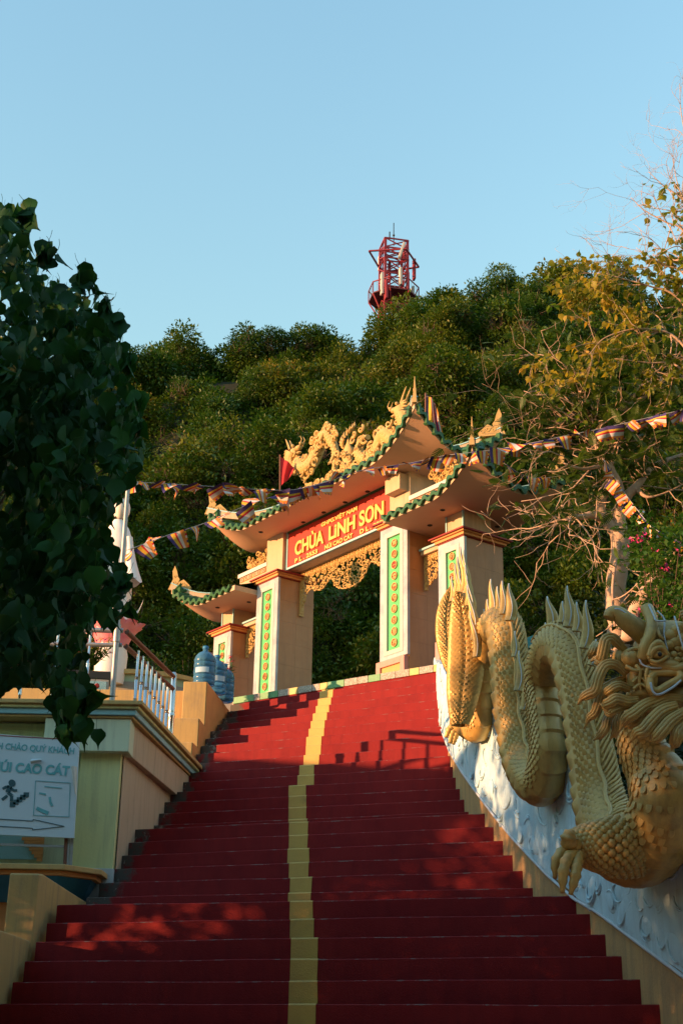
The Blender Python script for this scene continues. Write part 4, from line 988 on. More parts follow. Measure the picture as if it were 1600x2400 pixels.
htube('eyelid', [(1520, 1546, -.175), (1532, 1524, -.19), (1550, 1519, -.19), (1566, 1536, -.175)], .015, .011, m_dgold); htube('eyelid', [(1520, 1546, -.175), (1540, 1552, -.19), (1566, 1538, -.175)], .010, .009, m_dgold)
MB().ball(hp(1546, 1534, -.198), (.011, .010, .012), 10, 8).build('pupil', m_dark, head, smooth=180)
# folds on snout and cheek, cheek scales, swept mane behind the eye
for pts, r in (([(1470, 1528, -.13), (1490, 1520, -.14), (1508, 1528, -.15)], .014), ([(1466, 1562, -.13), (1488, 1572, -.15), (1508, 1570, -.15)], .012), ([(1482, 1600, -.13), (1496, 1588, -.14), (1510, 1594, -.15)], .010), ([(1484, 1616, -.13), (1500, 1604, -.14), (1516, 1612, -.15)], .010), ([(1512, 1600, -.16), (1524, 1588, -.17), (1534, 1594, -.16)], .010), ([(1490, 1560, -.14), (1500, 1575, -.15), (1498, 1600, -.14), (1505, 1630, -.12)], .012), ([(1520, 1560, -.15), (1514, 1580, -.16), (1516, 1610, -.15), (1530, 1635, -.13)], .012), ([(1535, 1470, -.14), (1545, 1490, -.16), (1556, 1500, -.16)], .014), ([(1505, 1500, -.10), (1520, 1510, -.14), (1530, 1500, -.15)], .016)): htube('fold', pts, r, r * .6, m_dgold)
for i in range(26):
    x, y = 1572 + (i % 5) * 15 + (i // 5 % 2) * 7, 1520 + (i // 5) * 13
    MB().ball(hp(x, y, -.125 - .01 * (i % 3)), (.020, .010, .016), 8, 5).build('cheek_scale', m_dgold, head, smooth=180)
# whiskers and beard: each strand a ridged ribbon
def strand(pts, w=13, d=0.0, lit=0):
    P = smooth_path([(1340 + x / 5.88, 1400 + y / 5.88) for x, y in pts], 34); n = len(P); mb = MB()
    base = [hp(px, py, d - .05 * math.sin(i / n * 3.1)) for i, (px, py) in enumerate(P)]
    for lane in (-1, -.35, .35, 1):
        C = []; rr = []
        for i in range(n):
            t = i / (n - 1); tx, ty = (P[min(i + 1, n - 1)] - P[max(i - 1, 0)]); L_ = math.hypot(tx, ty) + 1e-6; nx, ny = -ty / L_, tx / L_
            wd = w * (.55 + .6 * math.sin(math.pi * min(1, t * .8 + .12))) * (1 if t < .8 else max(.12, (1 - t) / .2)) * .55
            p = hp(P[i][0] + nx * lane * wd, P[i][1] + ny * lane * wd, d - .05 * math.sin(t * 3.1) + .012 * abs(lane)); C.append(p); rr.append(max(.004, wd * .50 * PXM))
        mb.tube(C, rr, 8)
    return mb.build('whisker', m_dgold, head, smooth=180)
ST = [([(720, 730), (640, 640), (560, 570), (470, 590), (430, 740), (390, 880), (320, 850), (255, 880)], 15, -.08), ([(760, 1060), (600, 930), (460, 940), (370, 1090), (310, 1290), (220, 1340), (140, 1390), (75, 1480)], 15, -.10),
      ([(760, 1120), (580, 1180), (430, 1290), (360, 1470), (310, 1600), (230, 1670), (165, 1810)], 13, -.06), ([(800, 1270), (640, 1220), (510, 1290), (420, 1370)], 13, -.12), ([(920, 1420), (770, 1440), (620, 1400), (530, 1450), (450, 1480), (390, 1480)], 15, -.14),
      ([(900, 1460), (700, 1500), (560, 1560), (510, 1590), (420, 1520)], 13, -.12), ([(1250, 1390), (1020, 1480), (860, 1600), (740, 1680), (650, 1850)], 16, -.16), ([(560, 1560), (490, 1680), (460, 1800), (390, 1900), (295, 1970)], 12, -.04),
      ([(1450, 1490), (1260, 1560), (1110, 1700), (990, 1840), (890, 1880), (810, 1980)], 18, -.20), ([(1560, 1570), (1370, 1700), (1250, 1840), (1160, 1940), (1070, 1990)], 17, -.22), ([(1600, 1700), (1470, 1830), (1430, 1970), (1370, 2110)], 17, -.20),
      ([(1560, 1420), (1350, 1400), (1150, 1480), (1000, 1560), (900, 1590)], 15, -.13), ([(1700, 1560), (1560, 1700), (1500, 1850), (1480, 2000)], 16, -.16), ([(1100, 1480), (980, 1600), (900, 1720), (800, 1760), (720, 1800)], 14, -.12), ([(700, 1480), (620, 1700), (600, 1850), (520, 1960)], 11, -.02), ([(520, 560), (440, 640), (360, 760)], 12, -.02), ([(330, 620), (290, 740), (230, 850)], 12, 0)]
for i in range(15):                                # mane swept back over the nape
    a = i / 14; y0 = lerp(250, 1500, a); x0 = 1620 + 260 * math.sin(math.pi * a)
    ST.append(([(x0 - 120, y0 + 20), (x0 + 120, y0 - 60 + 80 * a), (x0 + 330, y0 - 20 + 120 * a), (x0 + 520, y0 - 110 + 190 * a), (x0 + 700, y0 - 90 + 260 * a)], 20, -.16 + .34 * (i % 3) / 2))
for p, w, d in ST: strand(p, w, d)
# ---------------------------------------------------------------- terrace building left of the stairs
tb = empty('terrace_building', (-3, 12.5, 1), label='pale green terrace building with stepped cornice left of the stairs', cat='building')
tm = Matrix.Translation((3, -12.5, -1))
def tpart(mb, name, mat, bevel=.004, parent=tb, **k): return mb.build(name, mat, parent, bevel=bevel, mat=tm if parent is tb else None, **k)
def side_x(Y): return interp([12.2, 15.0], [-1.985, -1.705], Y)
pl = [(-9, 12.44), (-1.985, 12.44), (side_x(13.7), 13.7), (-1.72, 15.1), (-9, 15.1)]
tpart(MB().prism(pl, lambda a, b: (a, b, .3), lambda a, b: (a, b, 2.80)), 'wall', m_mint, 0)
mb = MB(); mb.add([(side_x(12.3) + .022, 12.42, .6), (side_x(15) + .022, 15.1, 1.2), (side_x(15) + .022, 15.1, 2.6), (side_x(12.3) + .022, 12.42, 2.6)], [(0, 1, 2, 3)]); tpart(mb, 'side_wall', m_cream, 0)
tpart(MB().box(-2.33, -1.965, 12.33, 12.46, 1.48, 2.52), 'pilaster', m_lime)
tpart(MB().box(-2.36, -1.95, 12.30, 12.47, 1.20, 1.478), 'plinth', M('pale_blue_grey_plinth', (.50, .54, .55), (.42, .46, .47), 4, .85, .2))
tpart(MB().box(-9, -2.70, 12.40, 12.46, 2.60, 2.78), 'upper_panel', m_lime)
tpart(MB().box(-2.66, -1.885, 12.22, 12.50, 2.50, 2.797), 'capital', m_mint)
mb = MB(); q = [(-1.885, 12.503), (-1.60, 15.15), (-1.75, 15.15), (-2.03, 12.503)]
tpart(mb.prism(q[::-1], lambda a, b: (a, b, 2.50), lambda a, b: (a, b, 2.797)), 'side_beam', m_cream)
def cornice(z0, z1, o, mat, name):
    pts = [(-9, 12.22 - o), (-1.885 + o, 12.22 - o), (-1.60 + o, 15.2), (-2.1, 15.2), (-2.3, 12.6), (-9, 12.6)]
    tpart(MB().prism(pts, lambda a, b: (a, b, z0), lambda a, b: (a, b, z1)), name, mat, .006)
cornice(2.80, 2.822, .02, m_yellow, 'cornice_bead'); cornice(2.824, 2.875, .045, m_sky, 'blue_band'); cornice(2.877, 2.905, .075, m_lime, 'cornice_moulding'); cornice(2.907, 2.945, .11, m_yellow, 'cornice')
# lower ledge
lg = tpart(MB().prism([(-5, 11.66), (-2.26, 11.66), (-2.00, 11.98), (-2.00, 12.44), (-5, 12.44)], lambda a, b: (a, b, 1.385), lambda a, b: (a, b, 1.43)), 'ledge', m_yellow, .006)
tpart(MB().prism([(-5, 11.70), (-2.29, 11.70), (-2.05, 12.0), (-2.05, 12.44), (-5, 12.44)], lambda a, b: (a, b, 1.345), lambda a, b: (a, b, 1.383)), 'ledge_moulding', m_orange, .005)
b0 = [(-5, 11.74), (-2.32, 11.74), (-2.09, 12.02), (-2.09, 12.44), (-5, 12.44)]; b1 = [(-5, 12.0), (-2.45, 12.0), (-2.20, 12.25), (-2.20, 12.44), (-5, 12.44)]
mb = MB(); mb.add([(a, b, 1.15) for a, b in b1] + [(a, b, 1.343) for a, b in b0], [(4, 3, 2, 1, 0), (5, 6, 7, 8, 9)] + [(i, (i + 1) % 5, 5 + (i + 1) % 5, 5 + i) for i in range(5)]); tpart(mb, 'ledge_underside', m_blue, 0)
tpart(MB().box(-5, -2.50, 12.03, 12.43, .4, 1.148), 'lower_wall', m_orange, 0)
# painted frame panel behind the sign post
pn = MB().box(-3.6, -2.62, 12.425, 12.445, 1.56, 2.1); tpart(pn, 'blue_panel', m_sky, 0)
mb = MB(); c = at(92, 2000, 12.40)
for i in range(7): mb.box(c.x - .02 - .025 * i, c.x + .03, 12.405, 12.423, c.z - .07 + .03 * i, c.z - .042 + .03 * i)
tpart(mb, 'corner_ornament', m_orange, 0)
# ---------------------------------------------------------------- parapets beside the lower steps
pp = empty('stair_parapet', (-2.3, 10.6, .5), label='ochre plaster parapet with curved top beside the lowest steps', cat='wall')
pm = Matrix.Translation((2.3, -10.6, -.5))
def par_wall(prof, th, name):
    """prof: list of (Y, xr, ztop)"""
    mb = MB(); V = []
    for Y, xr, zt in prof: V += [(xr - th, Y, -.6), (xr, Y, -.6), (xr, Y, zt), (xr - th, Y, zt)]
    n = len(prof); fs = [(0, 1, 2, 3)] + [(i * 4 + j, (i + 1) * 4 + j, (i + 1) * 4 + (j + 1) % 4, i * 4 + (j + 1) % 4) for i in range(n - 1) for j in range(4)] + [((n - 1) * 4 + 3, (n - 1) * 4 + 2, (n - 1) * 4 + 1, (n - 1) * 4)]
    return mb.add(V, fs).build(name, m_yellow, pp, bevel=.012, mat=pm)
zf = at(60, 2048, 10.62).z
par_wall([(10.62, -2.245, zf), (10.75, -2.235, zf + .01), (10.95, -2.22, zf), (11.3, -2.19, lerp(zf, at(235, 2112, 12).z, .35)), (11.7, -2.15, lerp(zf, at(235, 2112, 12).z, .8)), (12.3, -2.10, at(235, 2112, 12).z - .02)], .225, 'upper_parapet')
za, zc = at(0, 2172, 9.7).z, at(85, 2205, 10.55).z
par_wall([(5.5, -2.75, za - 1.2), (7.5, -2.58, za - .35), (9.0, -2.42, za + .02), (9.7, -2.36, za), (10.2, -2.30, lerp(za, zc, .5)), (10.6, -2.262, zc)], .26, 'lower_parapet')
# ---------------------------------------------------------------- stepped yellow parapet beside the upper steps
sp = empty('stepped_parapet', (-1.75, 16, 3), label='stepped yellow parapet wall climbing beside the upper steps', cat='wall')
sm_ = Matrix.Translation((1.75, -16, -3)); Lk = lambda Y: interp([p[1] for p in Lt], [p[0] for p in Lt], Y)
blocks = [(15.02, 15.22, 1782, .30), (15.22, 15.50, 1740, .32), (15.50, 15.90, 1684, .34), (15.90, 17.45, 1598, .29)]
for y0, y1, py, th in blocks:
    z = at(460, py, y0).z; q = [(Lk(y0) - th, y0), (Lk(y0) - .012, y0), (Lk(y1) - .012, y1), (Lk(y1) - th - .03, y1)]
    mb = MB(); mb.prism(q, lambda a, b: (a, b, 2.6), lambda a, b: (a, b, z)); mb.build('block', [m_yellow], sp, bevel=.008, mat=sm_)
    mb = MB(); mb.add([(Lk(y0) - .008, y0 + .004, 2.6), (Lk(y1) - .008, y1, 2.6), (Lk(y1) - .008, y1, z - .003), (Lk(y0) - .008, y0 + .004, z - .003)], [(0, 1, 2, 3)]); mb.build('bounce_glow_side', m_orange, sp, mat=sm_)  # orange sheet colours in the warm bounce light on the stair side
zjug = at(470, 1598, 15.95).z
bw = empty('terrace_back_wall', (-3.5, 16.2, 2.9), label='yellow retaining wall behind the steel railing', cat='wall')
zw = at(300, 1617, 16.2).z
for i, (x0, x1) in enumerate(((-9, -4.5), (-4.49, -2.9), (-2.89, -1.85))):
    MB().box(x0 + 3.5, x1 + 3.5, 0, 1.42, 0, zw - 2.9).build('wall_section', m_yellow, bw, bevel=.006)

# ---------------------------------------------------------------- water jugs
m_jug = bpy.data.materials.new('blue_jug_plastic'); m_jug.use_nodes = True; b_ = m_jug.node_tree.nodes['Principled BSDF']
b_.inputs['Base Color'].default_value = (.10, .30, .52, 1); b_.inputs['Roughness'].default_value = .18; b_.inputs['Transmission Weight'].default_value = .55; b_.inputs['IOR'].default_value = 1.25
m_paper = M('jug_label', (.45, .62, .75), (.35, .52, .68), 20, .6)
def jug(px, D, z, label, rz):
    p = at(px, 1560, D); e = empty('water_jug', (p.x, D, z), rz, label, 'water jug', 'blue water jugs on the parapet')
    prof = [(.115, 0), (.132, .015), (.134, .05), (.127, .06), (.134, .07), (.134, .11), (.127, .12), (.134, .13), (.134, .21), (.127, .22), (.134, .23), (.134, .27), (.127, .28), (.134, .29), (.132, .325), (.115, .37), (.085, .405), (.045, .425), (.034, .435), (.034, .475), (.030, .48)]
    MB().lathe(prof, 28).build('bottle', m_jug, e, smooth=50)
    MB().lathe([(.038, .462), (.039, .49), (.034, .497)], 18).build('cap', m_blue, e, smooth=40)
    mb = MB()
    for i in range(12): a0, a1 = -2.4 + i * .11, -2.4 + (i + 1) * .11; mb.add([(.1355 * math.cos(a0), .1355 * math.sin(a0), .14), (.1355 * math.cos(a1), .1355 * math.sin(a1), .14), (.1355 * math.cos(a1), .1355 * math.sin(a1), .205), (.1355 * math.cos(a0), .1355 * math.sin(a0), .205)], [(0, 1, 2, 3)])
    mb.build('label_sticker', m_paper, e, smooth=180)
jug(480, 16.15, zjug, 'blue plastic water jug nearest the front of the yellow parapet', .0)
jug(508, 16.55, zjug, 'middle one of three blue water jugs on the parapet', .5)
jug(527, 16.95, zjug, 'blue water jug nearest the gate pillar', -.4)

# ---------------------------------------------------------------- railing
rl = empty('terrace_railing', (-2, 12.2, 2.94), label='stainless steel railing with brown handrail along the terrace edge', cat='railing')
rm = Matrix.Translation((2, -12.2, -2.94))
CX = [-1.93 + .0, ]
def edge_pt(Y): return Vector((interp([12.2, 15.2], [-1.86, -1.57], Y), Y, 2.945))
corner = Vector((-2.02, 12.23, 2.945)); zt1 = at(268, 1478, 12.23).z; zt2 = at(268, 1512, 12.23).z
def rbar(a, b, r, name, mat): MB().tube([a, b], r, 10).build(name, mat, rl, smooth=40, mat=rm)
for z in (zt1, zt2): rbar(Vector((-6.5, 12.23, z)), Vector((corner.x, 12.23, z)), .024 if z == zt1 else .02, 'rail', m_galv)
endp = at(374, 1745, 13.55); endY = 13.9
ex_ = edge_pt(endY); zt_e = at(380, 1620, endY).z
for z, d in ((zt1, 0), (zt2, .13)): rbar(Vector((corner.x + .03, 12.26, z - .0)), Vector((ex_.x - .03, endY, zt1 - d - .0)), .024, 'handrail', m_rust)
def baluster(p, h):
    prof = [(.014, 0), (.014, h * .08)]
    for q in (.10, .13, .16): prof += [(.020, h * q), (.014, h * (q + .012))]
    for q in (.48, .51, .54): prof += [(.020, h * q), (.014, h * (q + .012))]
    prof += [(.013, h)]
    o = MB().lathe(prof, 10).build('baluster', m_steel, rl, smooth=60, mat=rm @ Matrix.Translation(p)); return o
for x in (-2.32, -2.62, -2.92, -3.22, -3.52): baluster(Vector((x, 12.23, 2.945)), zt1 - 2.945 - .01)
for i in range(8):
    t = (i + .6) / 8.4; Y = lerp(12.3, endY, t); p = edge_pt(Y); p.x -= .05; baluster(p, zt1 - 2.945 - .14)
MB().lathe([(.032, -.05), (.032, .02), (.036, .03), (.030, .05), (.030, .25), (.036, .27), (.036, .29), (.030, .30), (.036, .32), (.030, .34), (.030, zt1 - 2.945 + .03), (.02, zt1 - 2.945 + .05)], 16).build('end_post', m_steel, rl, smooth=50, mat=rm @ Matrix.Translation((ex_.x - .03, endY, 2.945)))
# flag pole tied to the railing corner
fp0, fp1 = at(262, 1648, 12.2), at(301, 1127, 12.2)
pole = empty('flag_pole', fp0, label='pale metal pole standing at the railing corner', cat='pole')
MB().tube([Vector((0, 0, 0)), (fp1 - fp0) * .5, fp1 - fp0], [.026, .024, .020], 12).build('shaft', m_galv, pole, smooth=40)
MB().tube([Vector((0, 0, zt1 - fp0.z - .12)) + (fp1 - fp0) * .28 * .0 + Vector(((fp1 - fp0).x * .26, 0, 0)), Vector(((fp1 - fp0).x * .30, 0, zt1 - fp0.z + .05))], .034, 10).build('wire_tie', m_galv, pole, smooth=40)

# ---------------------------------------------------------------- welcome sign
DS = 11.95
tl, tr, br_, bl = at(-230, 1704, DS), at(186, 1735, DS), at(173, 1965, DS), at(-230, 1946, DS)
sgn = empty('welcome_sign', bl.lerp(br_, .5), label='torn white sign board with teal lettering, a climbing figure and an arrow', cat='sign')
sM = Matrix.Translation(-bl.lerp(br_, .5))
m_board = M('sign_board_white', (.58, .68, .74), (.52, .62, .69), 2, .5, .03, dirt=(.42, .44, .46), damt=.32)
m_teal = M('faded_teal_print', (.10, .36, .40), (.16, .44, .48), 9, .6, 0); m_ink = M('dark_teal_print', (.04, .10, .12), (.05, .12, .14), 8, .6, 0)
ex2 = (tr - tl).normalized(); ez2 = (tl - bl).normalized(); ny = ez2.cross(ex2).normalized(); ny = -ny if ny.y > 0 else ny
mb = MB(); mb.add([p + ny * o for o in (0, -.03) for p in (tl, tr, br_, bl)], [(0, 3, 2, 1), (4, 5, 6, 7)] + [(i, (i + 1) % 4, 4 + (i + 1) % 4, 4 + i) for i in range(4)])
mb.build('board', m_board, sgn, mat=sM)
def sp_(px, py, o=.004): d = ray(px, py); n_ = ny; t = (tl + ny * o).dot(n_) / d.dot(n_); return d * t
def stext(body, px0, px1, py_l, py_r, hpx, mat, bold=.006):
    a, b = sp_(px0, py_l), sp_(px1, py_r); me = text_mesh(body, hpx / 3188.6 * DS, mat, .001, bold); fit_text(me, (b - a).length)
    x = (b - a).normalized(); z = -(ny); y = ny.cross(x).normalized(); y = -y if y.z < 0 else y; zz = x.cross(y)
    link('lettering', me, sgn, mat=sM @ Matrix(((x.x, y.x, zz.x, a.x), (x.y, y.y, zz.y, a.y), (x.z, y.z, zz.z, a.z), (0, 0, 0, 1))))
stext('KÍNH CHÀO QUÝ KHÁCH', -36, 173, 1753, 1768, 15, m_teal, .0015); stext('NÚI CAO CÁT', -22, 162, 1806, 1818, 22, m_teal, .004)
def line(pts, w, name, mat=m_ink, close=False):
    mb = MB(); P = [sp_(*p) for p in pts]; P = P + [P[0]] if close else P
    for a, b in zip(P[:-1], P[1:]):
        d = (b - a).normalized(); s = d.cross(ny).normalized(); mb.obox((a + b) / 2, (b - a) / 2, s * w / 2, ny * .0012)
    return mb.build(name, mat, sgn, mat=sM)
q = lambda x, y: (x / 6.53, 1700 + y / 6.53)
line([q(-900, 1395), q(0, 1440), q(505, 1468), q(508, 1445), q(985, 1550), q(495, 1605), q(495, 1578), q(0, 1550), q(-900, 1510)], .006, 'arrow')
line([q(545, 852), q(1075, 885), q(1055, 1405), q(510, 1380)], .005, 'map_frame', m_teal, True)
line([q(560, 1270), q(620, 1300), q(740, 1350)], .03, 'map_drawing', m_teal); line([q(760, 1100), q(770, 1180), q(800, 1240)], .02, 'map_drawing', m_teal); line([q(600, 1040), q(700, 1060)], .014, 'map_drawing', m_teal); line([q(680, 940), q(950, 965)], .008, 'map_title', m_teal)
line([q(-1500, 120), q(0, 158), q(700, 198), q(1215, 226)], .006, 'red_edge', m_maroon)
# climbing figure pictogram with stairs
c = sp_(185 / 6.53, 1700 + 888 / 6.53); n_ = 14
mb = MB(); x_ = ex2; z_ = ez2; mb.add([c + x_ * .034 * .47 * 2 * math.cos(2 * math.pi * i / n_) * 1.0 + z_ * .016 * 2 * math.sin(2 * math.pi * i / n_) for i in range(n_)], [tuple(range(n_))]); mb.build('figure_head', m_ink, sgn, mat=sM)
line([q(150, 935), q(120, 1030)], .042, 'figure', m_ink); line([q(120, 1030), q(180, 1080), q(175, 1170)], .028, 'figure', m_ink); line([q(110, 1080), q(30, 1145)], .026, 'figure', m_ink); line([q(140, 940), q(100, 940), q(40, 975)], .022, 'figure', m_ink); line([q(165, 955), q(200, 1000), q(262, 998)], .022, 'figure', m_ink)
for i in range(5): line([q(150 + 52 * i, 1215 - 37 * i), q(235 + 52 * i, 1215 - 37 * i)], .042, 'figure_step', m_ink)
# torn vinyl flap
a, b = q(1110, 640), q(1165, 1060)
mb = MB(); mb.grid(lambda u, v: tuple(sp_(lerp(lerp(1085, 1150, v), lerp(1180, 1175, v), u) / 6.53, 1700 + lerp(645, 1070, v) / 6.53) + ny * (.01 + .05 * math.sin(u * 3.1) * (1 - v * .6))), 6, 8); mb.build('torn_flap', M('vinyl_back', (.66, .66, .62), None, 5, .6), sgn, smooth=180, mat=sM)
mb = MB(); mb.grid(lambda u, v: tuple(sp_(lerp(480, 640, u) / 6.53, 1700 + lerp(520, 600 - 40 * u, v) / 6.53) + ny * (.008 + .03 * math.sin(v * 3.1))), 6, 5); mb.build('torn_flap', m_board, sgn, smooth=180, mat=sM)
# posts under the board
for x, w, m_ in ((155, .026, m_rust), (162, .018, m_galv), (169, .022, m_galv)):
    a, b = at(x + 1, 1945, DS + .06), at(x - 4, 2045, DS + .06); MB().bar(a, b, w).build('post', m_, sgn, mat=sM)
a, b = at(-230, 1972, DS + .05), at(150, 1985, DS + .05); MB().bar(a, b, .02).build('cross_bar', m_galv, sgn, mat=sM)

# ---------------------------------------------------------------- lotus pedestal and white statue
m_wht = M('white_statue_paint', (.80, .78, .77), (.74, .72, .71), 3, .45, .03)
m_lotus = M('pink_lotus_paint', (.72, .12, .20), (.80, .35, .38), 7, .5)
DL = 17.6; lc = at(262, 1520, DL)
lot = empty('lotus_pedestal', (lc.x, DL, lc.z), label='pink lotus-petal pedestal under the white statue', cat='pedestal')
def petal(L_, w, curl_):
    mb = MB()
    def fn(u, v):
        q = (u - .5) * 2; ww = w * math.sin(math.pi * min(1, .12 + .88 * (1 - v ** 2.2) * .62)) ; return (.20 + L_ * (.30 * v + curl_ * v ** 3) - .10 * q * q * (1 - v * .3), q * ww * 1.25, L_ * .95 * v)
    mb.grid(fn, 6, 8); return mb.mesh('petal', m_lotus, smooth=180)
pm1, pm2 = petal(.36, .15, .35), petal(.27, .13, .15)
for i in range(10): link('petal', pm1, lot, mat=Matrix.Rotation(i * math.pi / 5, 4, 'Z'))
for i in range(10): link('petal', pm2, lot, mat=Matrix.Rotation((i + .5) * math.pi / 5, 4, 'Z') @ Matrix.Translation((-.03, 0, .06)))
MB().lathe([(.20, -.5), (.22, -.1), (.20, -.02), (.22, .12), (.26, .16), (.24, .2)], 24).build('core', m_wht, lot, smooth=50)
stt = empty('white_statue', (lc.x - .04, DL, lc.z + .2), label='white robed hooded statue standing on a pink lotus', cat='statue')
stt.scale = (.88, .9, 1.06)
mb = MB(); n = 40
def robe(u, v):
    z = v * 1.55; r = interp([0, .06, .25, .6, .9, 1.2, 1.42, 1.55], [.36, .30, .24, .22, .22, .23, .17, .07], z); a = 2 * math.pi * u
    fold = 1 + .10 * math.sin(a * 9 + z * 2) * max(0, 1 - z / 1.2); lean = .05 * math.sin(z * 2.2)
    return (r * fold * math.cos(a) + lean, r * .8 * fold * math.sin(a), z + .03 * math.sin(a * 5) * max(0, 1 - z * 4))
mb.grid(robe, 72, 40); mb.build('robe', m_wht, stt, smooth=180)
mb = MB(); mb.ball((.02, -.02, 1.70), (.105, .115, .145), 20, 14)
mb.build('head', M('statue_face', (.78, .70, .62), None, 5, .5), stt, smooth=180)
mb = MB(); mb.grid(lambda u, v: (.02 + .135 * math.sin(.15 + 2.6 * v) * math.cos(.9 + 4.5 * u) if False else .02 + .135 * math.sin(.05 + 2.3 * v) * math.cos(-.9 + 5.0 * u), .02 + .14 * math.sin(.05 + 2.3 * v) * math.sin(-.9 + 5.0 * u), 1.71 + .16 * math.cos(.05 + 2.3 * v)), 30, 16); mb.build('hood', m_wht, stt, smooth=180)
for s in (-1, 1):
    mb = MB(); mb.grid(lambda u, v: (s * (.20 + .10 * v) + (.05 + .10 * v ** 2) * math.cos(2 * math.pi * u), -.10 - .04 * v + (.06 + .10 * v ** 2) * math.sin(2 * math.pi * u), 1.28 - .62 * v + .03 * math.sin(2 * math.pi * u * 3) * v), 24, 16); mb.build('sleeve', m_wht, stt, smooth=180)
    mb = MB(); mb.grid(lambda u, v: (s * (.26 + .22 * v), -.05 + .12 * (u - .5) + .05 * math.sin(v * 4), .34 - .12 * math.sin(v * 3) + .10 * v + .10 * (u - .5)), 8, 12); mb.build('scarf', m_wht, stt, smooth=180)
# round basin wall, amplifier, flowers
bc = at(352, 1600, 18.6); bas = empty('round_basin', (bc.x - .15, 18.6, 4.325), label='round green basin wall with cream rim near the water jugs', cat='basin')
zr = at(352, 1572, 17.6).z - 4.325
MB().lathe([(1.02, 0), (1.02, zr - .06)], 48).build('basin_wall', M('basin_green', (.36, .45, .32), (.31, .40, .28), 3, .8), bas, smooth=40)
MB().lathe([(.92, zr - .06), (1.07, zr - .058), (1.07, zr), (.92, zr)], 48).build('rim', m_yellow, bas, smooth=40)
MB().lathe([(1.035, .02), (1.05, .12), (1.035, .2)], 48).build('grey_band', m_conc, bas, smooth=40)
ap = at(205, 1612, 16.5); amp = empty('amplifier', (ap.x, 16.5, zw), .15, 'grey amplifier box with red knobs on the yellow wall', 'amplifier')
MB().box(-.26, .26, -.16, .16, .0, .17).build('case', M('amp_grey', (.36, .35, .33), None, 5, .5), amp, bevel=.008); MB().box(-.27, .27, -.17, .17, .17, .27).build('lid', m_dark, amp, bevel=.008)
MB().box(-.23, .23, -.166, -.16, .03, .14).build('front_plate', m_steel, amp)
for x in (-.15, .12):
    o = MB().lathe([(.03, 0), (.03, .02), (.02, .03)], 14).build('knob', m_maroon, amp, smooth=40); o.matrix_local = Matrix.Translation((x, -.166, .08)) @ Matrix.Rotation(R(90), 4, 'X')
for x in (-.05, .0, .05):
    o = MB().lathe([(.015, 0), (.012, .015)], 10).build('small_knob', m_dark, amp, smooth=40); o.matrix_local = Matrix.Translation((x, -.166, .06)) @ Matrix.Rotation(R(90), 4, 'X')
m_leaf0 = leafmat('garden_leaf', [(0, (.03, .07, .015)), (.5, (.05, .12, .02)), (1, (.10, .16, .03))])
def flowerpot(px, py, D, label, cols, n, spread, h, name):
    p = at(px, py, D); e = empty(name, p, label=label, cat='flowers'); rd = random.Random(int(px)); mb = MB(); lf = MB()
    for i in range(n):
        a, r = rd.uniform(0, 6.28), spread * rd.random() ** .5; c = Vector((r * math.cos(a), r * .5 * math.sin(a), h * rd.uniform(.5, 1.05))); m = rd.randrange(len(cols))
        for j in range(6):
            b = j * 1.05; d = Vector((math.cos(b), math.sin(b) * .6 - .4, math.sin(b))); x, y = frame(d); k = .022
            mb.add([c, c + d * k + x * k * .6, c + d * k * 1.8, c + d * k - x * k * .6], [(0, 1, 2, 3)], m)
        lf.tube([Vector((0, 0, 0)), c * .6, c], .004, 4)
        for j in range(5):
            d = Vector((rd.gauss(0, 1), rd.gauss(0, 1), rd.gauss(0, .5))).normalized(); x, y = frame(d); q = c * rd.uniform(.3, .95); lf.add([q, q + d * .04 + x * .018, q + d * .09, q + d * .04 - x * .018], [(0, 1, 2, 3)])
    lf.build('foliage', m_leaf0, e); mb.build('blossoms', cols, e)
m_fy, m_fp, m_fr = M('yellow_petal', (.75, .45, .03), (.65, .35, .03), 20, .6, 0), M('pink_petal', (.70, .05, .22), (.6, .04, .18), 20, .6, 0), M('red_petal', (.60, .03, .05), (.5, .02, .04), 20, .6, 0)
flowerpot(222, 1560, 16.8, 'bunch of yellow flowers before the lotus pedestal', [m_fy, m_fy, m_fp], 34, .30, .34, 'yellow_flowers')
flowerpot(165, 1560, 16.7, 'bunch of pink flowers left of the yellow ones', [m_fp, m_fr, m_fy], 18, .2, .34, 'pink_flowers')
flowerpot(541, 1600, 17.0, 'small red flower on a thin stalk beside the water jugs', [m_fr], 5, .06, .34, 'red_flower')
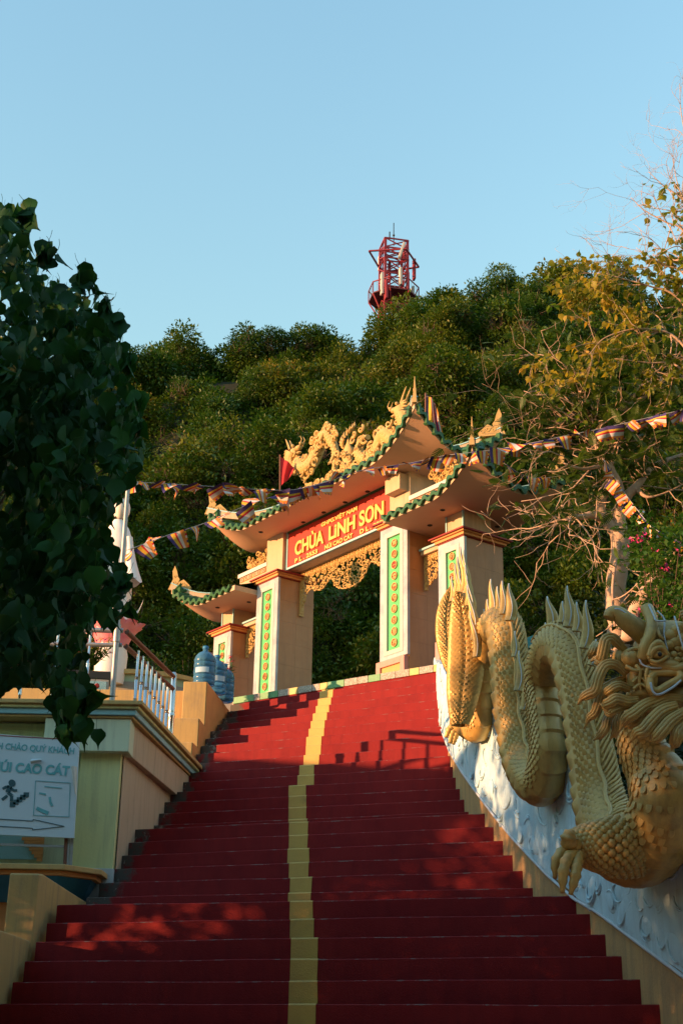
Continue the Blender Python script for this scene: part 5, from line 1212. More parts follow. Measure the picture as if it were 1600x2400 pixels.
# ---------------------------------------------------------------- bodhi tree hanging in from the left
m_bodhi = leafmat('bodhi_leaf', [(0, (.007, .032, .009)), (.40, (.013, .056, .013)), (.72, (.026, .10, .018)), (.95, (.06, .17, .025)), (1, (.16, .09, .02))], trans=.18, rough=.5, spec=.12, nscale=1.5)
m_bark = M('grey_bark', (.22, .17, .13), (.14, .11, .085), 14, .9, .5, 40)
m_barkp = M('pale_pinkish_bark', (.52, .37, .28), (.38, .26, .19), 10, .85, .45, 45, dirt=(.2, .15, .12), damt=.36, dscale=7)
def bodhi_leaf(seed):
    rd = random.Random(seed); mb = MB()
    o = [(.0, .0), (.10, .030), (.26, .052), (.42, .050), (.56, .034), (.68, .016), (.80, .006), (1.0, .001)]   # along, half width (heart with drip tip)
    L_ = .135; bend = rd.uniform(.1, .5); fold = rd.uniform(.15, .5); V = []
    for t, w in o:
        z = -bend * L_ * t * t; tw = rd.uniform(-.003, .003)
        V += [(L_ * t - (.012 if t == .1 else 0), -w, z + fold * w + tw), (L_ * t, 0, z), (L_ * t - (.012 if t == .1 else 0), w, z + fold * w - tw)]
    fs = []
    for i in range(len(o) - 1): a = i * 3; fs += [(a, a + 1, a + 4, a + 3), (a + 1, a + 2, a + 5, a + 4)]
    mb.add(V, fs); mb.tube([(0, 0, 0), (-.03, 0, .01), (-.055, 0, .03)], .0013, 4)
    return mb
bl_mb = [bodhi_leaf(i) for i in range(4)]; bl_me = [b.mesh('leaf', m_bodhi, smooth=180) for b in bl_mb]
CR0 = [(-420, 430), (0, 478), (62, 490), (88, 540), (80, 575), (140, 590), (165, 625), (230, 640), (240, 690), (292, 700), (296, 730), (318, 748), (305, 790), (345, 820), (352, 890), (372, 980), (362, 1060), (318, 1120), (262, 1190), (270, 1290), (305, 1350), (305, 1420), (268, 1462), (238, 1452), (205, 1510), (205, 1560), (190, 1600), (212, 1640), (200, 1700), (170, 1742), (148, 1690), (128, 1620), (96, 1590), (60, 1575), (30, 1600), (0, 1620), (-420, 1650)]
CR = [(x - (34 if x > 90 and y < 1090 else (6 if x > 90 else 0)), y + (14 if x > 40 else 0)) for x, y in CR0]
bt = empty('bodhi_tree', (-3.5, 7.4, -1.5), label='dark bodhi tree with heart-shaped leaves hanging in from the left edge', cat='tree')
bM = Matrix.Translation((3.5, -7.4, 1.5)); rd = random.Random(31); LM = []
def hang(p, s):
    yaw = rd.uniform(0, 6.28); tilt = rd.gauss(.15, .42); d = Vector((math.sin(tilt) * math.cos(yaw), math.sin(tilt) * math.sin(yaw), -math.cos(tilt))); a = rd.uniform(0, 6.28)
    x = d; y = Vector((math.cos(a), math.sin(a), 0)); y = (y - x * y.dot(x)).normalized(); z = x.cross(y)
    return Matrix(((x.x * s, y.x * s, z.x * s, p.x), (x.y * s, y.y * s, z.y * s, p.y), (x.z * s, y.z * s, z.z * s, p.z), (0, 0, 0, 1)))
cl = []
while len(cl) < 560:                                   # twig tips carrying a drooping tuft each
    px, py = rd.uniform(-420, 372), rd.uniform(430, 1745)
    if inside((px, py), CR):
        if px < -40 and rd.random() < .5: continue
        cl.append((px, py, rd.uniform(6.5, 8.3)))
for px, py, D in cl:
    for _ in range(rd.randrange(6, 11)):
        x, y = px + rd.gauss(0, 30), py + rd.gauss(0, 34)
        if not inside((x, y + 18), CR) and rd.random() < .93: continue
        LM.append((hang(at(x, y, D + rd.gauss(0, .12)), rd.uniform(.55, 1.12)), D))
for px, py in ((62, 510), (75, 530), (110, 600), (135, 612), (200, 655), (215, 690), (262, 725), (285, 760), (315, 860), (330, 950), (335, 1020), (160, 1690), (185, 1700), (200, 1660), (215, 1650), (150, 1660), (300, 1390), (310, 1440)):
    for _ in range(4): LM.append((hang(at(px + rd.gauss(-8, 8), py + rd.gauss(0, 10) - 25, 6.7), rd.uniform(.85, 1.15)), 6.3))
LM.sort(key=lambda q: (not (0 < q[0].translation.x / q[0].translation.y + .245), q[1]))
crown = empty('crown'); crown.parent = bt; crown.matrix_local = bM
for m_, D in LM[:300]: link('leaf', bl_me[rd.randrange(4)], crown, mat=m_)
V = []; F = []
lv = [np.c_[np.array(b.v), np.ones(len(b.v))] for b in bl_mb]
for m_, D in LM[300:]:
    k = rd.randrange(4); b = len(V); V += [tuple(q) for q in (lv[k] @ np.array(m_).T)[:, :3]]; F += [tuple(b + i for i in f) for f in bl_mb[k].f]
MB().add(V, F).build('foliage', m_bodhi, crown, smooth=180, kind='stuff')
mb = MB(); T0 = Vector((-3.5, 7.4, -1.5)); fork = Vector((-3.1, 7.9, 1.2))
mb.tube([T0, T0.lerp(fork, .5) + Vector((.1, 0, 0)), fork], [.22, .17, .14], 12)
for i in range(34):
    px, py, D = cl[rd.randrange(len(cl))]; e = at(px - 40, py - 20, 8.0); m = fork.lerp(e, .5) + Vector((rd.uniform(-.3, 0), rd.uniform(.3, .6), .35)); P = smooth_path([fork, fork.lerp(m, .5) + Vector((0, 0, .1)), m, e], 14)
    mb.tube([Vector(p) for p in P], [lerp(.055, .006, (j / 13) ** .6) for j in range(14)], 6)
mb.build('trunk', m_bark, bt, smooth=180, mat=bM)
print('bodhi leaves', len(LM))

# ---------------------------------------------------------------- feathery tree behind the dragon wall
def pinnate():
    mb = MB(); L_ = .15
    mb.tube([(0, 0, 0), (L_ * .5, 0, -.008), (L_, 0, -.03)], .0016, 3)
    for i in range(9):
        t = .12 + .88 * i / 8; c = Vector((L_ * t, 0, -.03 * t * t)); w = .045 * math.sin(math.pi * (.25 + .7 * t))
        for s in (-1, 1):
            a = c + Vector((.012, s * w, -.008)); n_ = Vector((.008, 0, 0)); mb.add([c - n_, c + n_, a + n_ * .6, a - n_ * .6], [(0, 1, 2, 3)])
    return mb
pin = pinnate(); pv = np.c_[np.array(pin.v), np.ones(len(pin.v))]
m_feath = leafmat('feathery_leaf', [(0, (.03, .06, .012)), (.4, (.055, .095, .016)), (.75, (.10, .13, .02)), (1, (.19, .14, .03))], trans=.35, nscale=.8)
def tree(name, label, base, limbs, D, bark, twig_n, seed, leaf, lmat, leaf_per, lsize, twig_len=.55, dspread=.5, leaf_filter=None, droop=.1):
    """limbs: list of pixel polylines with radii [(px, py, r, dD), ...]; twigs grow from them"""
    rd = random.Random(seed); e = empty(name, base, label=label, cat='tree'); m_ = Matrix.Translation(-Vector(base)); mb = MB(); starts = []
    for L_ in limbs:
        P = smooth_path([(*at(x, y, D + dd), r) for x, y, r, dd in L_], 6 * len(L_)); C = [Vector(p[:3]) for p in P]; rr = [max(.003, p[3]) * (1 + .10 * mnoise.noise(Vector((i * .9, seed, 0)))) for i, p in enumerate(P)]
        C = [c + Vector((mnoise.noise(c * 3), mnoise.noise(c * 3 + Vector((9, 0, 0))), mnoise.noise(c * 3 + Vector((0, 9, 0))))) * min(.04, .6 * r) for c, r in zip(C, rr)]
        mb.tube(C, rr, 10 if rr[0] > .04 else 6)
        for i in range(1, len(C)):
            if rr[i] < .05: starts.append((C[i], (C[i] - C[i - 1]).normalized(), rr[i]))
    ends = []; tw = MB()
    def grow(p, d, r, L_, depth):
        C = [p]; dd = d.copy(); n = 6
        for i in range(n):
            dd = (dd + Vector((rd.gauss(0, .22), rd.gauss(0, .22), rd.gauss(.02, .2)))).normalized(); C.append(C[-1] + dd * L_ / n)
        tw.tube(C, [lerp(r, r * .35, i / n) for i in range(n + 1)], 5 if r > .008 else 4)
        ends.append((C, dd))
        if depth > 0:
            for _ in range(rd.randrange(2, 4)):
                i = rd.randrange(2, n + 1); a = (dd + Vector((rd.gauss(0, .7), rd.gauss(0, .7), rd.gauss(0, .6)))).normalized(); grow(C[i], a, r * .6, L_ * rd.uniform(.5, .8), depth - 1)
    for _ in range(twig_n):
        p, d, r = starts[rd.randrange(len(starts))]; a = (d * .5 + Vector((rd.gauss(0, .8), rd.gauss(0, .6), rd.gauss(.1, .7)))).normalized(); grow(p, a, min(.012, r * .7), twig_len * rd.uniform(.6, 1.4), 2)
    mb.build('trunk', bark, e, smooth=180, mat=m_)
    tw.build('branches', bark, e, smooth=180, mat=m_)
    V = []; F = []; lvv = np.c_[np.array(leaf.v), np.ones(len(leaf.v))]
    for C, d in ends:
        for _ in range(leaf_per):
            if rd.random() < .25: continue
            p = C[rd.randrange(2, len(C))]
            if leaf_filter and not leaf_filter(p, rd): continue
            x = (d * .4 + Vector((rd.gauss(0, .8), rd.gauss(0, .8), rd.gauss(-droop, .4)))).normalized(); y, z = frame(x, Vector((rd.gauss(0, .5), rd.gauss(0, .5), 1)).normalized()); s = lsize * rd.uniform(.7, 1.3)
            M4 = np.array([[x.x * s, y.x * s, z.x * s, p.x], [x.y * s, y.y * s, z.y * s, p.y], [x.z * s, y.z * s, z.z * s, p.z]])
            b = len(V); V += [tuple(q) for q in (lvv @ M4.T)]; F += [tuple(b + i for i in f) for f in leaf.f]
    MB().add(V, F).build('crown', lmat, e, smooth=180, mat=m_, kind='stuff')
    return e
DT = 14.6
limbs = [[(1452, 1560, .13, 0), (1446, 1440, .118, 0), (1448, 1330, .112, 0), (1452, 1250, .105, 0)],
         [(1450, 1262, .085, 0), (1432, 1232, .07, 0), (1412, 1212, .06, 0), (1385, 1206, .045, -.1), (1350, 1212, .03, -.2), (1315, 1185, .012, -.3)],
         [(1420, 1216, .055, 0), (1408, 1180, .05, 0), (1424, 1140, .042, .1), (1436, 1110, .035, .1), (1420, 1060, .03, .2), (1395, 1040, .022, .2), (1330, 1000, .012, .2), (1260, 975, .006, .2)],
         [(1454, 1252, .085, 0), (1457, 1200, .075, 0), (1470, 1160, .06, 0), (1500, 1130, .045, .1), (1540, 1090, .035, .2), (1610, 1060, .02, .3)],
         [(1458, 1195, .055, 0), (1449, 1134, .05, -.1), (1426, 1089, .045, -.1), (1400, 1050, .04, -.1), (1404, 1005, .036, -.1), (1449, 962, .032, -.1), (1505, 932, .028, -.1), (1561, 881, .025, 0), (1620, 830, .02, 0)],
         [(1488, 1148, .035, 0), (1520, 1165, .016, -.1), (1570, 1150, .010, -.1), (1625, 1120, .006, -.1)], [(1425, 1088, .03, -.1), (1370, 1100, .02, -.3), (1320, 1085, .008, -.4)],
         [(1404, 1000, .02, 0), (1350, 960, .015, .1), (1290, 950, .010, .1), (1220, 940, .005, .2)], [(1450, 1250, .03, 0), (1440, 1330, .02, -.3), (1435, 1400, .015, -.4), (1440, 1470, .01, -.4)]]
def pxy(p): q = p - cam.location; return q.dot(CAM_R) / q.dot(CAM_F) * F_PX + 800, 1200 - q.dot(CAM_U) / q.dot(CAM_F) * F_PX
def afil(p, rd):
    X, Y = pxy(p); return rd.random() < interp([1120, 1240, 1330, 1400], [.25, .45, .9, 1], X) and not (Y > 1230 and X < 1420)
acacia = tree('feathery_tree', 'pale-barked tree with feathery leaves behind the dragon wall', at(1452, 1560, DT), limbs, DT, m_barkp, 90, 8, pin, m_feath, 5, 1.0, .75, leaf_filter=afil)
# ---------------------------------------------------------------- leaning tree at the right edge with yellowing heart leaves
m_yleaf = leafmat('yellowing_leaf', [(0, (.05, .10, .015)), (.35, (.12, .16, .02)), (.65, (.32, .24, .03)), (.9, (.42, .20, .03)), (1, (.40, .12, .03))], trans=.4, nscale=.9)
yl = bodhi_leaf(9)
D2 = 13.4
limbs = [[(1470, 1500, .09, .4), (1490, 1430, .085, .4), (1530, 1370, .08, .3), (1575, 1310, .075, .2), (1620, 1250, .07, 0), (1660, 1100, .06, 0), (1670, 900, .05, 0), (1660, 700, .04, 0), (1640, 560, .03, 0)],
         [(1660, 640, .02, 0), (1600, 540, .012, -.1), (1560, 520, .009, -.1), (1510, 492, .006, -.1), (1478, 462, .003, -.1)], [(1650, 560, .018, 0), (1600, 470, .010, 0), (1560, 440, .007, 0), (1520, 402, .003, 0)],
         [(1640, 560, .016, 0), (1590, 440, .007, .1), (1576, 362, .003, .1)], [(1665, 760, .02, 0), (1600, 640, .012, -.2), (1550, 620, .008, -.2), (1490, 580, .003, -.2)], [(1665, 820, .02, 0), (1590, 700, .013, -.2), (1520, 670, .010, -.2), (1450, 650, .006, -.2), (1420, 640, .003, -.2)],
         [(1668, 900, .02, 0), (1580, 790, .014, 0), (1500, 770, .010, 0), (1420, 790, .007, 0), (1380, 830, .004, 0)], [(1668, 960, .02, 0), (1590, 860, .013, .2), (1520, 850, .009, .2), (1440, 840, .005, .2)], [(1650, 480, .012, 0), (1600, 290, .006, 0), (1592, 195, .003, 0)], [(1640, 420, .01, 0), (1600, 285, .005, 0)]]
def yfil(p, rd):
    q = p - cam.location; X = q.dot(CAM_R) / q.dot(CAM_F) * F_PX + 800; Y = 1200 - q.dot(CAM_U) / q.dot(CAM_F) * F_PX
    return Y > 600 or (Y > 430 and X > 1500 and rd.random() < .15)
ytree = tree('leaning_tree', 'slender tree with yellowing leaves and bare twigs at the right edge', at(1470, 1500, D2 + .4), limbs, D2, m_barkp, 110, 15, yl, m_yleaf, 5, .62, .5, leaf_filter=yfil, droop=.5)

# ---------------------------------------------------------------- bushes on the bank behind the dragon wall, bougainvillea
m_bbush = leafmat('bank_leaf', [(0, (.005, .013, .004)), (.5, (.013, .030, .007)), (.85, (.035, .062, .010)), (1, (.09, .08, .014))], trans=.25, nscale=.6)
pr2 = bpy.data.collections.new('bank_clumps')
for i in range(3): pr2.objects.link(bpy.data.objects.new('bank_clump', clump('bank_clump', m_bbush, .34, 150, .085, .045, 40 + i)))
def bsurf(u, v):
    Y = lerp(5.5, 23.5, v); x0 = xw(min(Y, 16.5)) + .55 + max(0, Y - 15) * .45; X = lerp(x0, x0 + 7, u); b = bank(min(1, (X - xw(min(Y, 16.5)) - .25) / 18) ** (1 / 1.6), (Y - 4) / 20)
    g = mnoise.noise(Vector((X * .9, Y * .9, 3))); return (X, Y, b[2] + .05 + .5 * u + .35 * g)
mb = MB(); mb.grid(bsurf, 24, 44); scatter('bank_bushes', mb.mesh('bank_bushes', m_bbush), pr2, 4.2, .6, 1.3, 9, label='dark undergrowth on the bank behind the dragon wall')
bg_ = empty('bougainvillea', at(1560, 1440, 12.6), label='green bougainvillea bush with magenta blossoms at the right edge', cat='shrub'); rd = random.Random(6)
V = MB(); Fl = MB(); st_ = MB(); o_ = Vector(at(1560, 1440, 12.6))
for i in range(60):
    px, py = rd.uniform(1490, 1680), rd.uniform(1225, 1470)
    if px < 1530 and py > 1330 and rd.random() < .7: continue
    c = at(px, py, 12.6 + rd.gauss(0, .3)) - o_
    st_.tube([c * .7 + Vector((0, .1, -.2)), c * .85 + Vector((0, 0, -.05)), c], [.005, .004, .002], 4)
    for j in range(60):
        d = Vector((rd.gauss(0, 1), rd.gauss(0, 1), rd.gauss(0, .8))).normalized(); x, y = frame(d); q = c + Vector((rd.gauss(0, .10), rd.gauss(0, .10), rd.gauss(0, .09))); s = rd.uniform(.7, 1.2)
        V.add([q, q + d * .03 * s + x * .02 * s, q + d * .065 * s, q + d * .03 * s - x * .02 * s], [(0, 1, 2, 3)])
for px, py in ((1496, 1262), (1508, 1258), (1500, 1270), (1560, 1335), (1555, 1330), (1500, 1435), (1497, 1440), (1590, 1300), (1480, 1270), (1575, 1415), (1530, 1290)):
    for j in range(6):
        c = at(px + rd.gauss(0, 5), py + rd.gauss(0, 5), 12.35) - o_; d = Vector((rd.gauss(0, 1), rd.gauss(-1, .6), rd.gauss(0, 1))).normalized(); x, y = frame(d); Fl.add([c, c + x * .018 + d * .006, c + y * .03, c - x * .018 + d * .006], [(0, 1, 2, 3)])
st_.build('stems', m_twig, bg_); V.build('foliage', leafmat('bougainvillea_leaf', [(0, (.025, .07, .012)), (.5, (.05, .12, .02)), (1, (.16, .20, .03))], trans=.35), bg_); Fl.build('blossoms', m_fp, bg_)
# red-brown dry grass and low wall behind the gate
lw = MB().box(-1.8, 2.2, -.12, .12, 0, .42).build('low_wall', m_ochre, bevel=.01, label='low ochre wall behind the gate opening', cat='wall'); p = at(800, 1580, 22.3); lw.location = (p.x, 22.3, 4.325); lw.rotation_euler = (0, 0, -R(20))
m_dry = M('dry_red_grass', (.28, .07, .03), (.16, .05, .025), 3, .9, 0); rd = random.Random(2); gb = MB()
for i in range(1500):
    u = rd.uniform(-1.8, 2.2); c = Vector((p.x + u * math.cos(R(20)) + rd.uniform(-.1, .5), 22.55 - u * math.sin(R(20)) + rd.uniform(0, .6), 4.33 + rd.uniform(.15, .42))); h = rd.uniform(.15, .38); q = Vector((rd.gauss(0, .12), rd.gauss(0, .12), h)); w = Vector((.008, 0, 0)); gb.add([c - w, c + w, c + q * .6 + w * .6 + Vector((q.x * .2, 0, 0)), c + q], [(0, 1, 2, 3)])
gb.build('dry_grass', m_dry, kind='stuff', label='reddish dry grass behind the low wall')
# teal sheet awning glimpsed behind the coils
aw = MB(); a, b, c, d = at(1228, 1498, 13.6), at(1300, 1466, 13.8), at(1308, 1482, 13.8), at(1236, 1520, 13.6)
aw.add([a, b, c, d] + [q + Vector((.0, .5, .02)) for q in (a, b, c, d)], [(0, 3, 2, 1), (4, 5, 6, 7), (0, 1, 5, 4), (3, 7, 6, 2), (0, 4, 7, 3), (1, 2, 6, 5)]); aw.build('teal_awning', M('teal_sheet', (.06, .30, .33), (.05, .25, .28), 5, .5), label='small teal sheet awning behind the dragon coils', cat='awning')

# ---------------------------------------------------------------- unseen shade trees, added to keep sun and sky light off the scene
m_shade = leafmat('shade_leaf', [(0, (.015, .04, .012)), (.5, (.03, .07, .016)), (1, (.07, .10, .02))], trans=.2)
rd = random.Random(77); cr_mb = []
def shade_crown(seed):
    rd = random.Random(seed); V = []; F = []
    blobs = []
    for i in range(36):
        a = rd.uniform(0, 6.28); r = 2.2 * rd.random() ** .5; z = rd.uniform(1.4, 6.6); k = 1 - abs(z - 3.6) / 4.2; blobs.append((Vector((r * k * math.cos(a) * 1.1, r * k * math.sin(a) * 1.1, z)), rd.uniform(.55, 1.0)))
    for c, R_ in blobs:
        for i in range(int(520 * R_)):
            d = Vector((rd.gauss(0, 1), rd.gauss(0, 1), rd.gauss(0, 1))).normalized(); p = c + d * R_ * rd.random() ** .4; q = (d + Vector((rd.gauss(0, .6), rd.gauss(0, .6), -.3))).normalized(); x, y = frame(q); s = rd.uniform(.08, .16); b = len(V)
            V += [tuple(p), tuple(p + q * s * .5 + x * s * .35), tuple(p + q * s * 1.2), tuple(p + q * s * .5 - x * s * .35)]; F.append((b, b + 1, b + 2, b + 3))
    me = MB().add(V, F).mesh('crown', m_shade); t = MB(); t.tube([(0, 0, 0), (.1, 0, 1.2), (0, .1, 2.6), (.1, 0, 4.5)], [.2, .17, .13, .05], 10)
    for c, R_ in blobs[::2]: t.tube([Vector((0, 0, 1.6)), Vector((0, 0, 1.6)).lerp(c, .5) + Vector((0, 0, .2)), c], [.07, .05, .02], 6)
    return me, t.mesh('trunk', m_bark, smooth=180)
kinds = [shade_crown(1), shade_crown(2)]
SHADE = [(-8.9, 6.6, 1.0, 0), (-8.2, 3.6, 1.1, 1.2), (-7.8, .2, 1.2, 2.2), (-6.8, -3.8, 1.5, 3), (-2.8, -5.8, 1.6, 4), (2.0, -6.0, 1.6, 5), (6.5, -4.2, 1.6, .5), (8.2, .5, 1.5, 1.7), (-5.4, 6.2, .72, 2.5), (8.8, 5.5, 1.5, 2.1), (-10.5, 5.0, 1.1, 4.4), (-12, 21.6, 1.0, 1), (-12, 25, 1.1, 2), (-9.0, 8.9, .95, 3.3)]
SHADE_H = [.95, .95, .95, 1.1, 1.1, 1.1, 1.1, 1.1, .95, 1.0, .9, 1.3, 1.3, .85]
for i, (x, y, s, rz) in enumerate(SHADE):
    e = empty('shade_tree', (x, y, 4.3 if y > 15 else -1.5), rz, 'unseen broad leafy tree added outside the picture for its shade', 'tree', 'unseen trees added for shade'); e.scale = (s, s, s * SHADE_H[i])
    c, t = kinds[i % 2]; link('crown', c, e); link('trunk', t, e)
# ---------------------------------------------------------------- neighbouring house left of the terrace (outside the picture, throws the straight shadow over the lower flights)
nh = empty('neighbouring_house', (-12, 9, -1.5), label='plain cream house with flat roof beyond the terrace, outside the picture', cat='house')
MB().box(-2.2, 1.6, -.8, 3.9, 0, 5.75).build('wall', m_cream, nh); MB().box(-2.4, 1.8, -1.0, 4.1, 5.75, 5.95).build('roof', m_conc, nh)
for y in (0, 2): MB().box(1.602, 1.63, y - .5, y + .5, 3.2, 4.6).build('window', m_dark, nh)

for i, (x, y, w, d, h, lab) in enumerate(((-9, -13, 9, 4, 8.5, 'unseen plain house block added behind the photographer to cut sky light, left one of the row'), (1, -13.5, 9.6, 4, 9.5, 'unseen tall plain house block added behind the photographer to cut sky light, middle one of the row'), (11, -12.5, 9, 4, 8, 'unseen plain house block added behind the photographer to cut sky light, right one of the row'))):
    e = empty('sky_block_house', (x, y, -1.5), label=lab, cat='house', group='unseen house blocks added behind the photographer')  # unseen houses, added to block low sky light and darken the risers
    MB().box(-w / 2, w / 2, -d / 2, d / 2, 0, h).build('wall', m_ochre, e); MB().box(-w / 2 - .1, w / 2 + .1, -d / 2, d / 2 + .3, h, h + .25).build('roof', m_conc, e)
    for k in range(4): MB().box(-w / 2 + .8 + k * 2.1, -w / 2 + 2.0 + k * 2.1, d / 2 + .002, d / 2 + .03, 3.6, 5.0).build('window', m_dark, e)
    MB().box(-1.6, 1.6, d / 2 + .002, d / 2 + .03, .05, 2.6).build('door', m_dark, e)
# ---------------------------------------------------------------- flags
FC = [M('flag_blue', (.06, .04, .16), None, 20, .8, 0), M('flag_yellow', (.70, .42, .04), None, 20, .8, 0), M('flag_red', (.55, .03, .04), None, 20, .8, 0), M('flag_white', (.62, .58, .56), None, 20, .8, 0), M('flag_orange', (.66, .24, .05), None, 20, .8, 0)]
def flag_mesh(seed, w=.17, h=.15, horiz=False):
    rd = random.Random(seed); a1, a2, ph = rd.uniform(.2, .9), rd.uniform(-.8, .8), rd.uniform(0, 6); mb = MB(); nu, nv = 10, 8; tap = rd.uniform(.55, 1.0); swing = rd.uniform(-.5, .6)
    def fn(u, v):
        k = lerp(1, tap, v); x = (u - .5) * w * k + swing * h * v * .7; z = -h * v * (1 - .18 * abs(a2)); y = .03 * math.sin(u * 5 * a1 + ph + v * 2) * v + .07 * a2 * v * v
        tw = a2 * v * 1.3; return ((x) * math.cos(tw) , y + x * math.sin(tw), z)
    V = [fn(i / nu, j / nv) for j in range(nv + 1) for i in range(nu + 1)]; F = []; mi = []
    for j in range(nv):
        for i in range(nu):
            q = j * (nu + 1) + i; F.append((q, q + 1, q + nu + 2, q + nu + 1))
            if horiz: mi.append((0, 1, 2, 3, 4, (1, 2, 0, 4)[i % 4])[min(5, int(j / nv * 6))])
            else: mi.append((0, 1, 2, 3, 4, (0, 1, 2, 3, 4)[j % 5])[min(5, int(i / nu * 6))])
    mb.v = V; mb.f = F; mb.m = mi; return mb.mesh('flag', FC, smooth=180)
flags = [flag_mesh(i, horiz=i % 2 == 0) for i in range(10)]
def bunting(label, pts, spacing, smin, smax, seed, sag=0):
    rd = random.Random(seed); P = smooth_path([tuple(at(*p)) for p in pts], 120); C = [Vector(p) for p in P]; e = empty('bunting', C[0], label=label, cat='bunting'); o = C[0]
    MB().tube([c - o for c in C], .0035, 5).build('string', m_galv, e, smooth=180)
    acc_ = [0]
    for a, b in zip(C[:-1], C[1:]): acc_.append(acc_[-1] + (b - a).length)
    s = .12
    while s < acc_[-1] - .1:
        i = int(np.searchsorted(acc_, s)) - 1; d = (C[i + 1] - C[i]).normalized(); p = C[i].lerp(C[i + 1], (s - acc_[i]) / (acc_[i + 1] - acc_[i])) - o; k = rd.uniform(smin, smax)
        m_ = Matrix.Translation(p) @ Matrix.Rotation(math.atan2(d.y, d.x) + rd.gauss(0, .7), 4, 'Z') @ Matrix.Rotation(-math.atan2(d.z, math.hypot(d.x, d.y)) + rd.uniform(-.15, .15), 4, 'Y') @ Matrix.Rotation(rd.gauss(.3, .75), 4, 'X') @ Matrix.Diagonal((k, k, k, 1))
        link('flag', flags[rd.randrange(10)], e, mat=m_); s += spacing * rd.uniform(.75, 1.3)
bunting('long string of small Buddhist flags crossing in front of the gate', [(300, 1127, 12.2), (345, 1131, 12.4), (480, 1139, 12.8), (650, 1149, 13.2), (720, 1142, 13.3), (775, 1126, 13.4), (850, 1102, 13.5), (960, 1085, 13.5), (1040, 1068, 13.4), (1090, 1062, 13.3), (1170, 1052, 13.2), (1250, 1037, 13.0), (1330, 1020, 12.9), (1400, 1006, 12.8), (1500, 983, 12.6), (1600, 960, 12.4), (1720, 930, 12.2)], .125, .65, 1.2, 3)
bunting('lower string of bigger flags rising from the statue to the gate eave', [(296, 1290, 12.6), (330, 1278, 12.8), (400, 1252, 13.0), (480, 1226, 13.2), (560, 1192, 13.3), (620, 1170, 13.4), (680, 1152, 13.4), (775, 1126, 13.4)], .20, .9, 1.35, 8)
bunting('short limp string of flags slanting down across the right tree', [(1412, 1075, 13.2), (1440, 1120, 13.2), (1480, 1178, 13.2), (1530, 1236, 13.1), (1590, 1268, 13.0), (1660, 1290, 13)], .10, .6, .95, 5)
bunting('short string of flags behind the right roof tip', [(1180, 1085, 14.9), (1220, 1110, 14.9), (1260, 1120, 14.9), (1320, 1115, 14.9)], .16, .8, 1.1, 6)
def pole_flag(name, label, base, top, D, pts, mats, mi_fn):
    a, b = at(*base, D), at(*top, D); e = empty(name, a, label=label, cat='flag'); MB().tube([Vector((0, 0, 0)), b - a], .012, 8).build('pole', m_rust, e, smooth=40)
    mb = MB(); nu, nv = 12, 10; tl_, tr_, br2, bl2 = [at(x, y, D) - a for x, y in pts]
    V = []
    for j in range(nv + 1):
        for i in range(nu + 1):
            u, v = i / nu, j / nv; p = tl_.lerp(tr_, u).lerp(bl2.lerp(br2, u), v); V.append(p + Vector((0, .06 * math.sin(u * 9 + v * 3) * u, 0)))
    mb.v = [tuple(v) for v in V]; mb.f = [(j * (nu + 1) + i, j * (nu + 1) + i + 1, (j + 1) * (nu + 1) + i + 1, (j + 1) * (nu + 1) + i) for j in range(nv) for i in range(nu)]; mb.m = [mi_fn(i / nu, j / nv) for j in range(nv) for i in range(nu)]
    mb.build('cloth', mats, e, smooth=180)
pole_flag('buddhist_flag', 'striped Buddhist flag hanging from a pole at the right roof tip', (997, 1040), (997, 921), 16.6, [(999, 924), (1020, 942), (1038, 1026), (998, 985)], FC, lambda u, v: (0, 0, 1, 1, 1, 2, 3, 4, 0, 2, 3, 4)[min(11, int(u * 12))])
pole_flag('red_flag', 'plain red flag on a pole beside the ridge dragons', (656, 1165), (656, 1066), 19.6, [(657, 1070), (690, 1094), (686, 1112), (657, 1140)], [FC[2]], lambda u, v: 0)

# ---------------------------------------------------------------- telecom tower on the hilltop
DTW = 56.0; tc = at(922, 720, DTW); m_tred = M('tower_red_paint', (.26, .03, .04), (.18, .02, .04), 3, .6, 0); m_pan = M('antenna_grey', (.52, .52, .50), None, 3, .6, 0)
zg = hill_h(tc.x, DTW) - .3; tw_ = empty('telecom_tower', (tc.x, DTW, zg), R(12), 'red lattice telecom tower with antenna panels on the hilltop', 'tower')
zz = lambda py: at(922, py, DTW).z - zg
H_ = zz(575); hw = .58
corn = [(-hw, -hw), (hw, -hw), (hw, hw), (-hw, hw)]
bar_me = {}
def tbar(a, b, w, name='brace', mat=m_tred): MB().bar(a, b, w).build(name, mat, tw_)
for x, y in corn: tbar((x, y, 0), (x * .93, y * .93, H_), .11, 'leg')
levels = [zz(p) for p in (760, 725, 690, 655, 620, 596, 575)]
for z0, z1 in zip(levels[:-1], levels[1:]):
    for i in range(4):
        a, b = corn[i], corn[(i + 1) % 4]; tbar((*a, z0), (*b, z1), .045); tbar((*b, z0), (*a, z1), .045); tbar((*a, z1), (*b, z1), .06, 'girder')
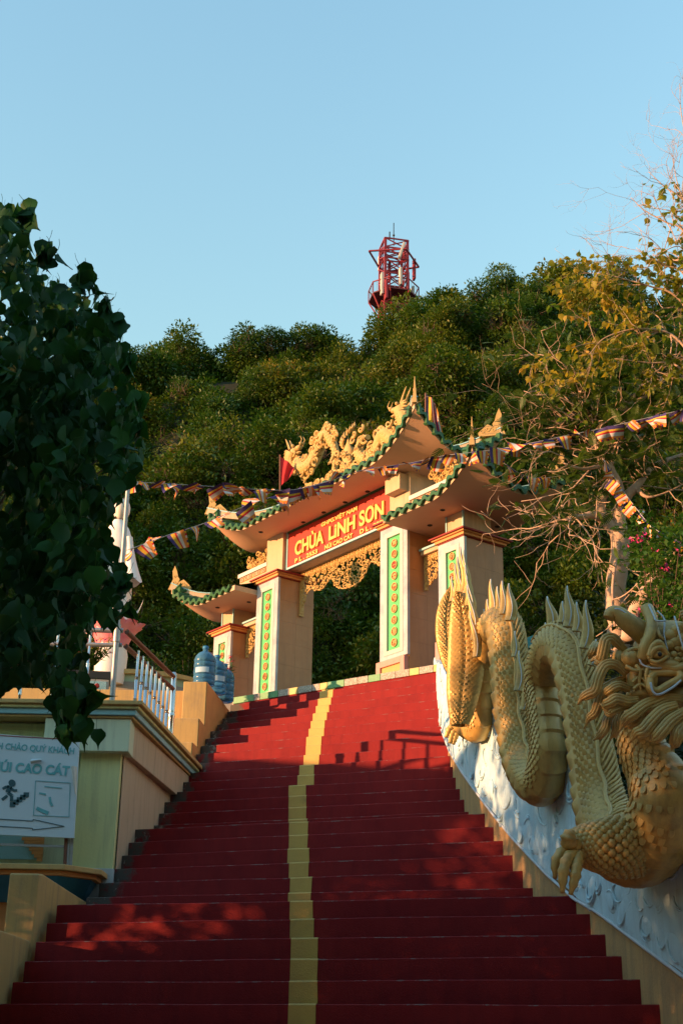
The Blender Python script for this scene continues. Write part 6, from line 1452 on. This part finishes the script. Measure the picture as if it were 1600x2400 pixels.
# platform, guard rail, struts
zp = zz(702); pr_ = 1.2; oct_ = [(pr_ * math.cos(math.pi / 8 + i * math.pi / 4), pr_ * math.sin(math.pi / 8 + i * math.pi / 4)) for i in range(8)]
MB().prism(oct_, lambda a, b: (a, b, zp - .06), lambda a, b: (a, b, zp)).build('platform', M('platform_dark_red', (.12, .03, .04), None, 4, .7), tw_)
for i in range(8):
    a, b = oct_[i], oct_[(i + 1) % 8]; tbar((*a, zp), (*a, zp + .55), .04, 'rail_post'); tbar((*a, zp + .55), (*b, zp + .55), .045, 'guard_rail'); tbar((*a, zp - .05), (a[0] * .55, a[1] * .55, zp - 1.0), .06, 'strut')
    for j in range(1, 4): c = (lerp(a[0], b[0], j / 4), lerp(a[1], b[1], j / 4)); tbar((*c, zp), (*c, zp + .55), .016, 'rail_bar', m_galv)
z2 = zz(612)
for a, b in (((-1.35, -.6), (.3, -1.2)), ((.3, -1.2), (1.3, .2)), ((-1.35, -.6), (-.3, 1.1)), ((1.3, .2), (-.3, 1.1))): tbar((*a, z2), (*b, z2), .07, 'antenna_arm')
def panel(px, py0, py1, dy, tilt=0, mat=m_pan):
    a, b = at(px, py1, DTW + dy), at(px + tilt, py0, DTW + dy); o = tw_.matrix_world; q = Matrix.Rotation(-R(12), 3, 'Z'); f = lambda p: q @ (p - Vector((tc.x, DTW, zg))); MB().bar(f(a), f(b), .27, .12).build('antenna_panel', mat, tw_, bevel=.02)
panel(938, 628, 668, -1.0); panel(895, 640, 690, -.9); panel(970, 608, 655, .2, 0, m_tred); panel(912, 615, 660, .8, 0, m_tred); panel(967, 672, 690, -.2); panel(905, 655, 700, -1.05, 0, m_tred); panel(955, 640, 680, -.9, 0, m_tred); panel(948, 585, 612, .5, 0, m_tred); panel(889, 600, 632, .6); panel(931, 600, 568, -1.0, 14) if False else panel(935, 570, 604, -1.0, 12)
tbar((0, 0, H_), (0, 0, zz(522)), .035, 'lightning_rod', m_dark); MB().ball((0, 0, zz(551)), .06).build('rod_ball', m_dark, tw_)
tbar((-hw * .6, -hw, H_), (-hw * .6, -hw, H_ + .35), .05, 'beacon', m_dark)
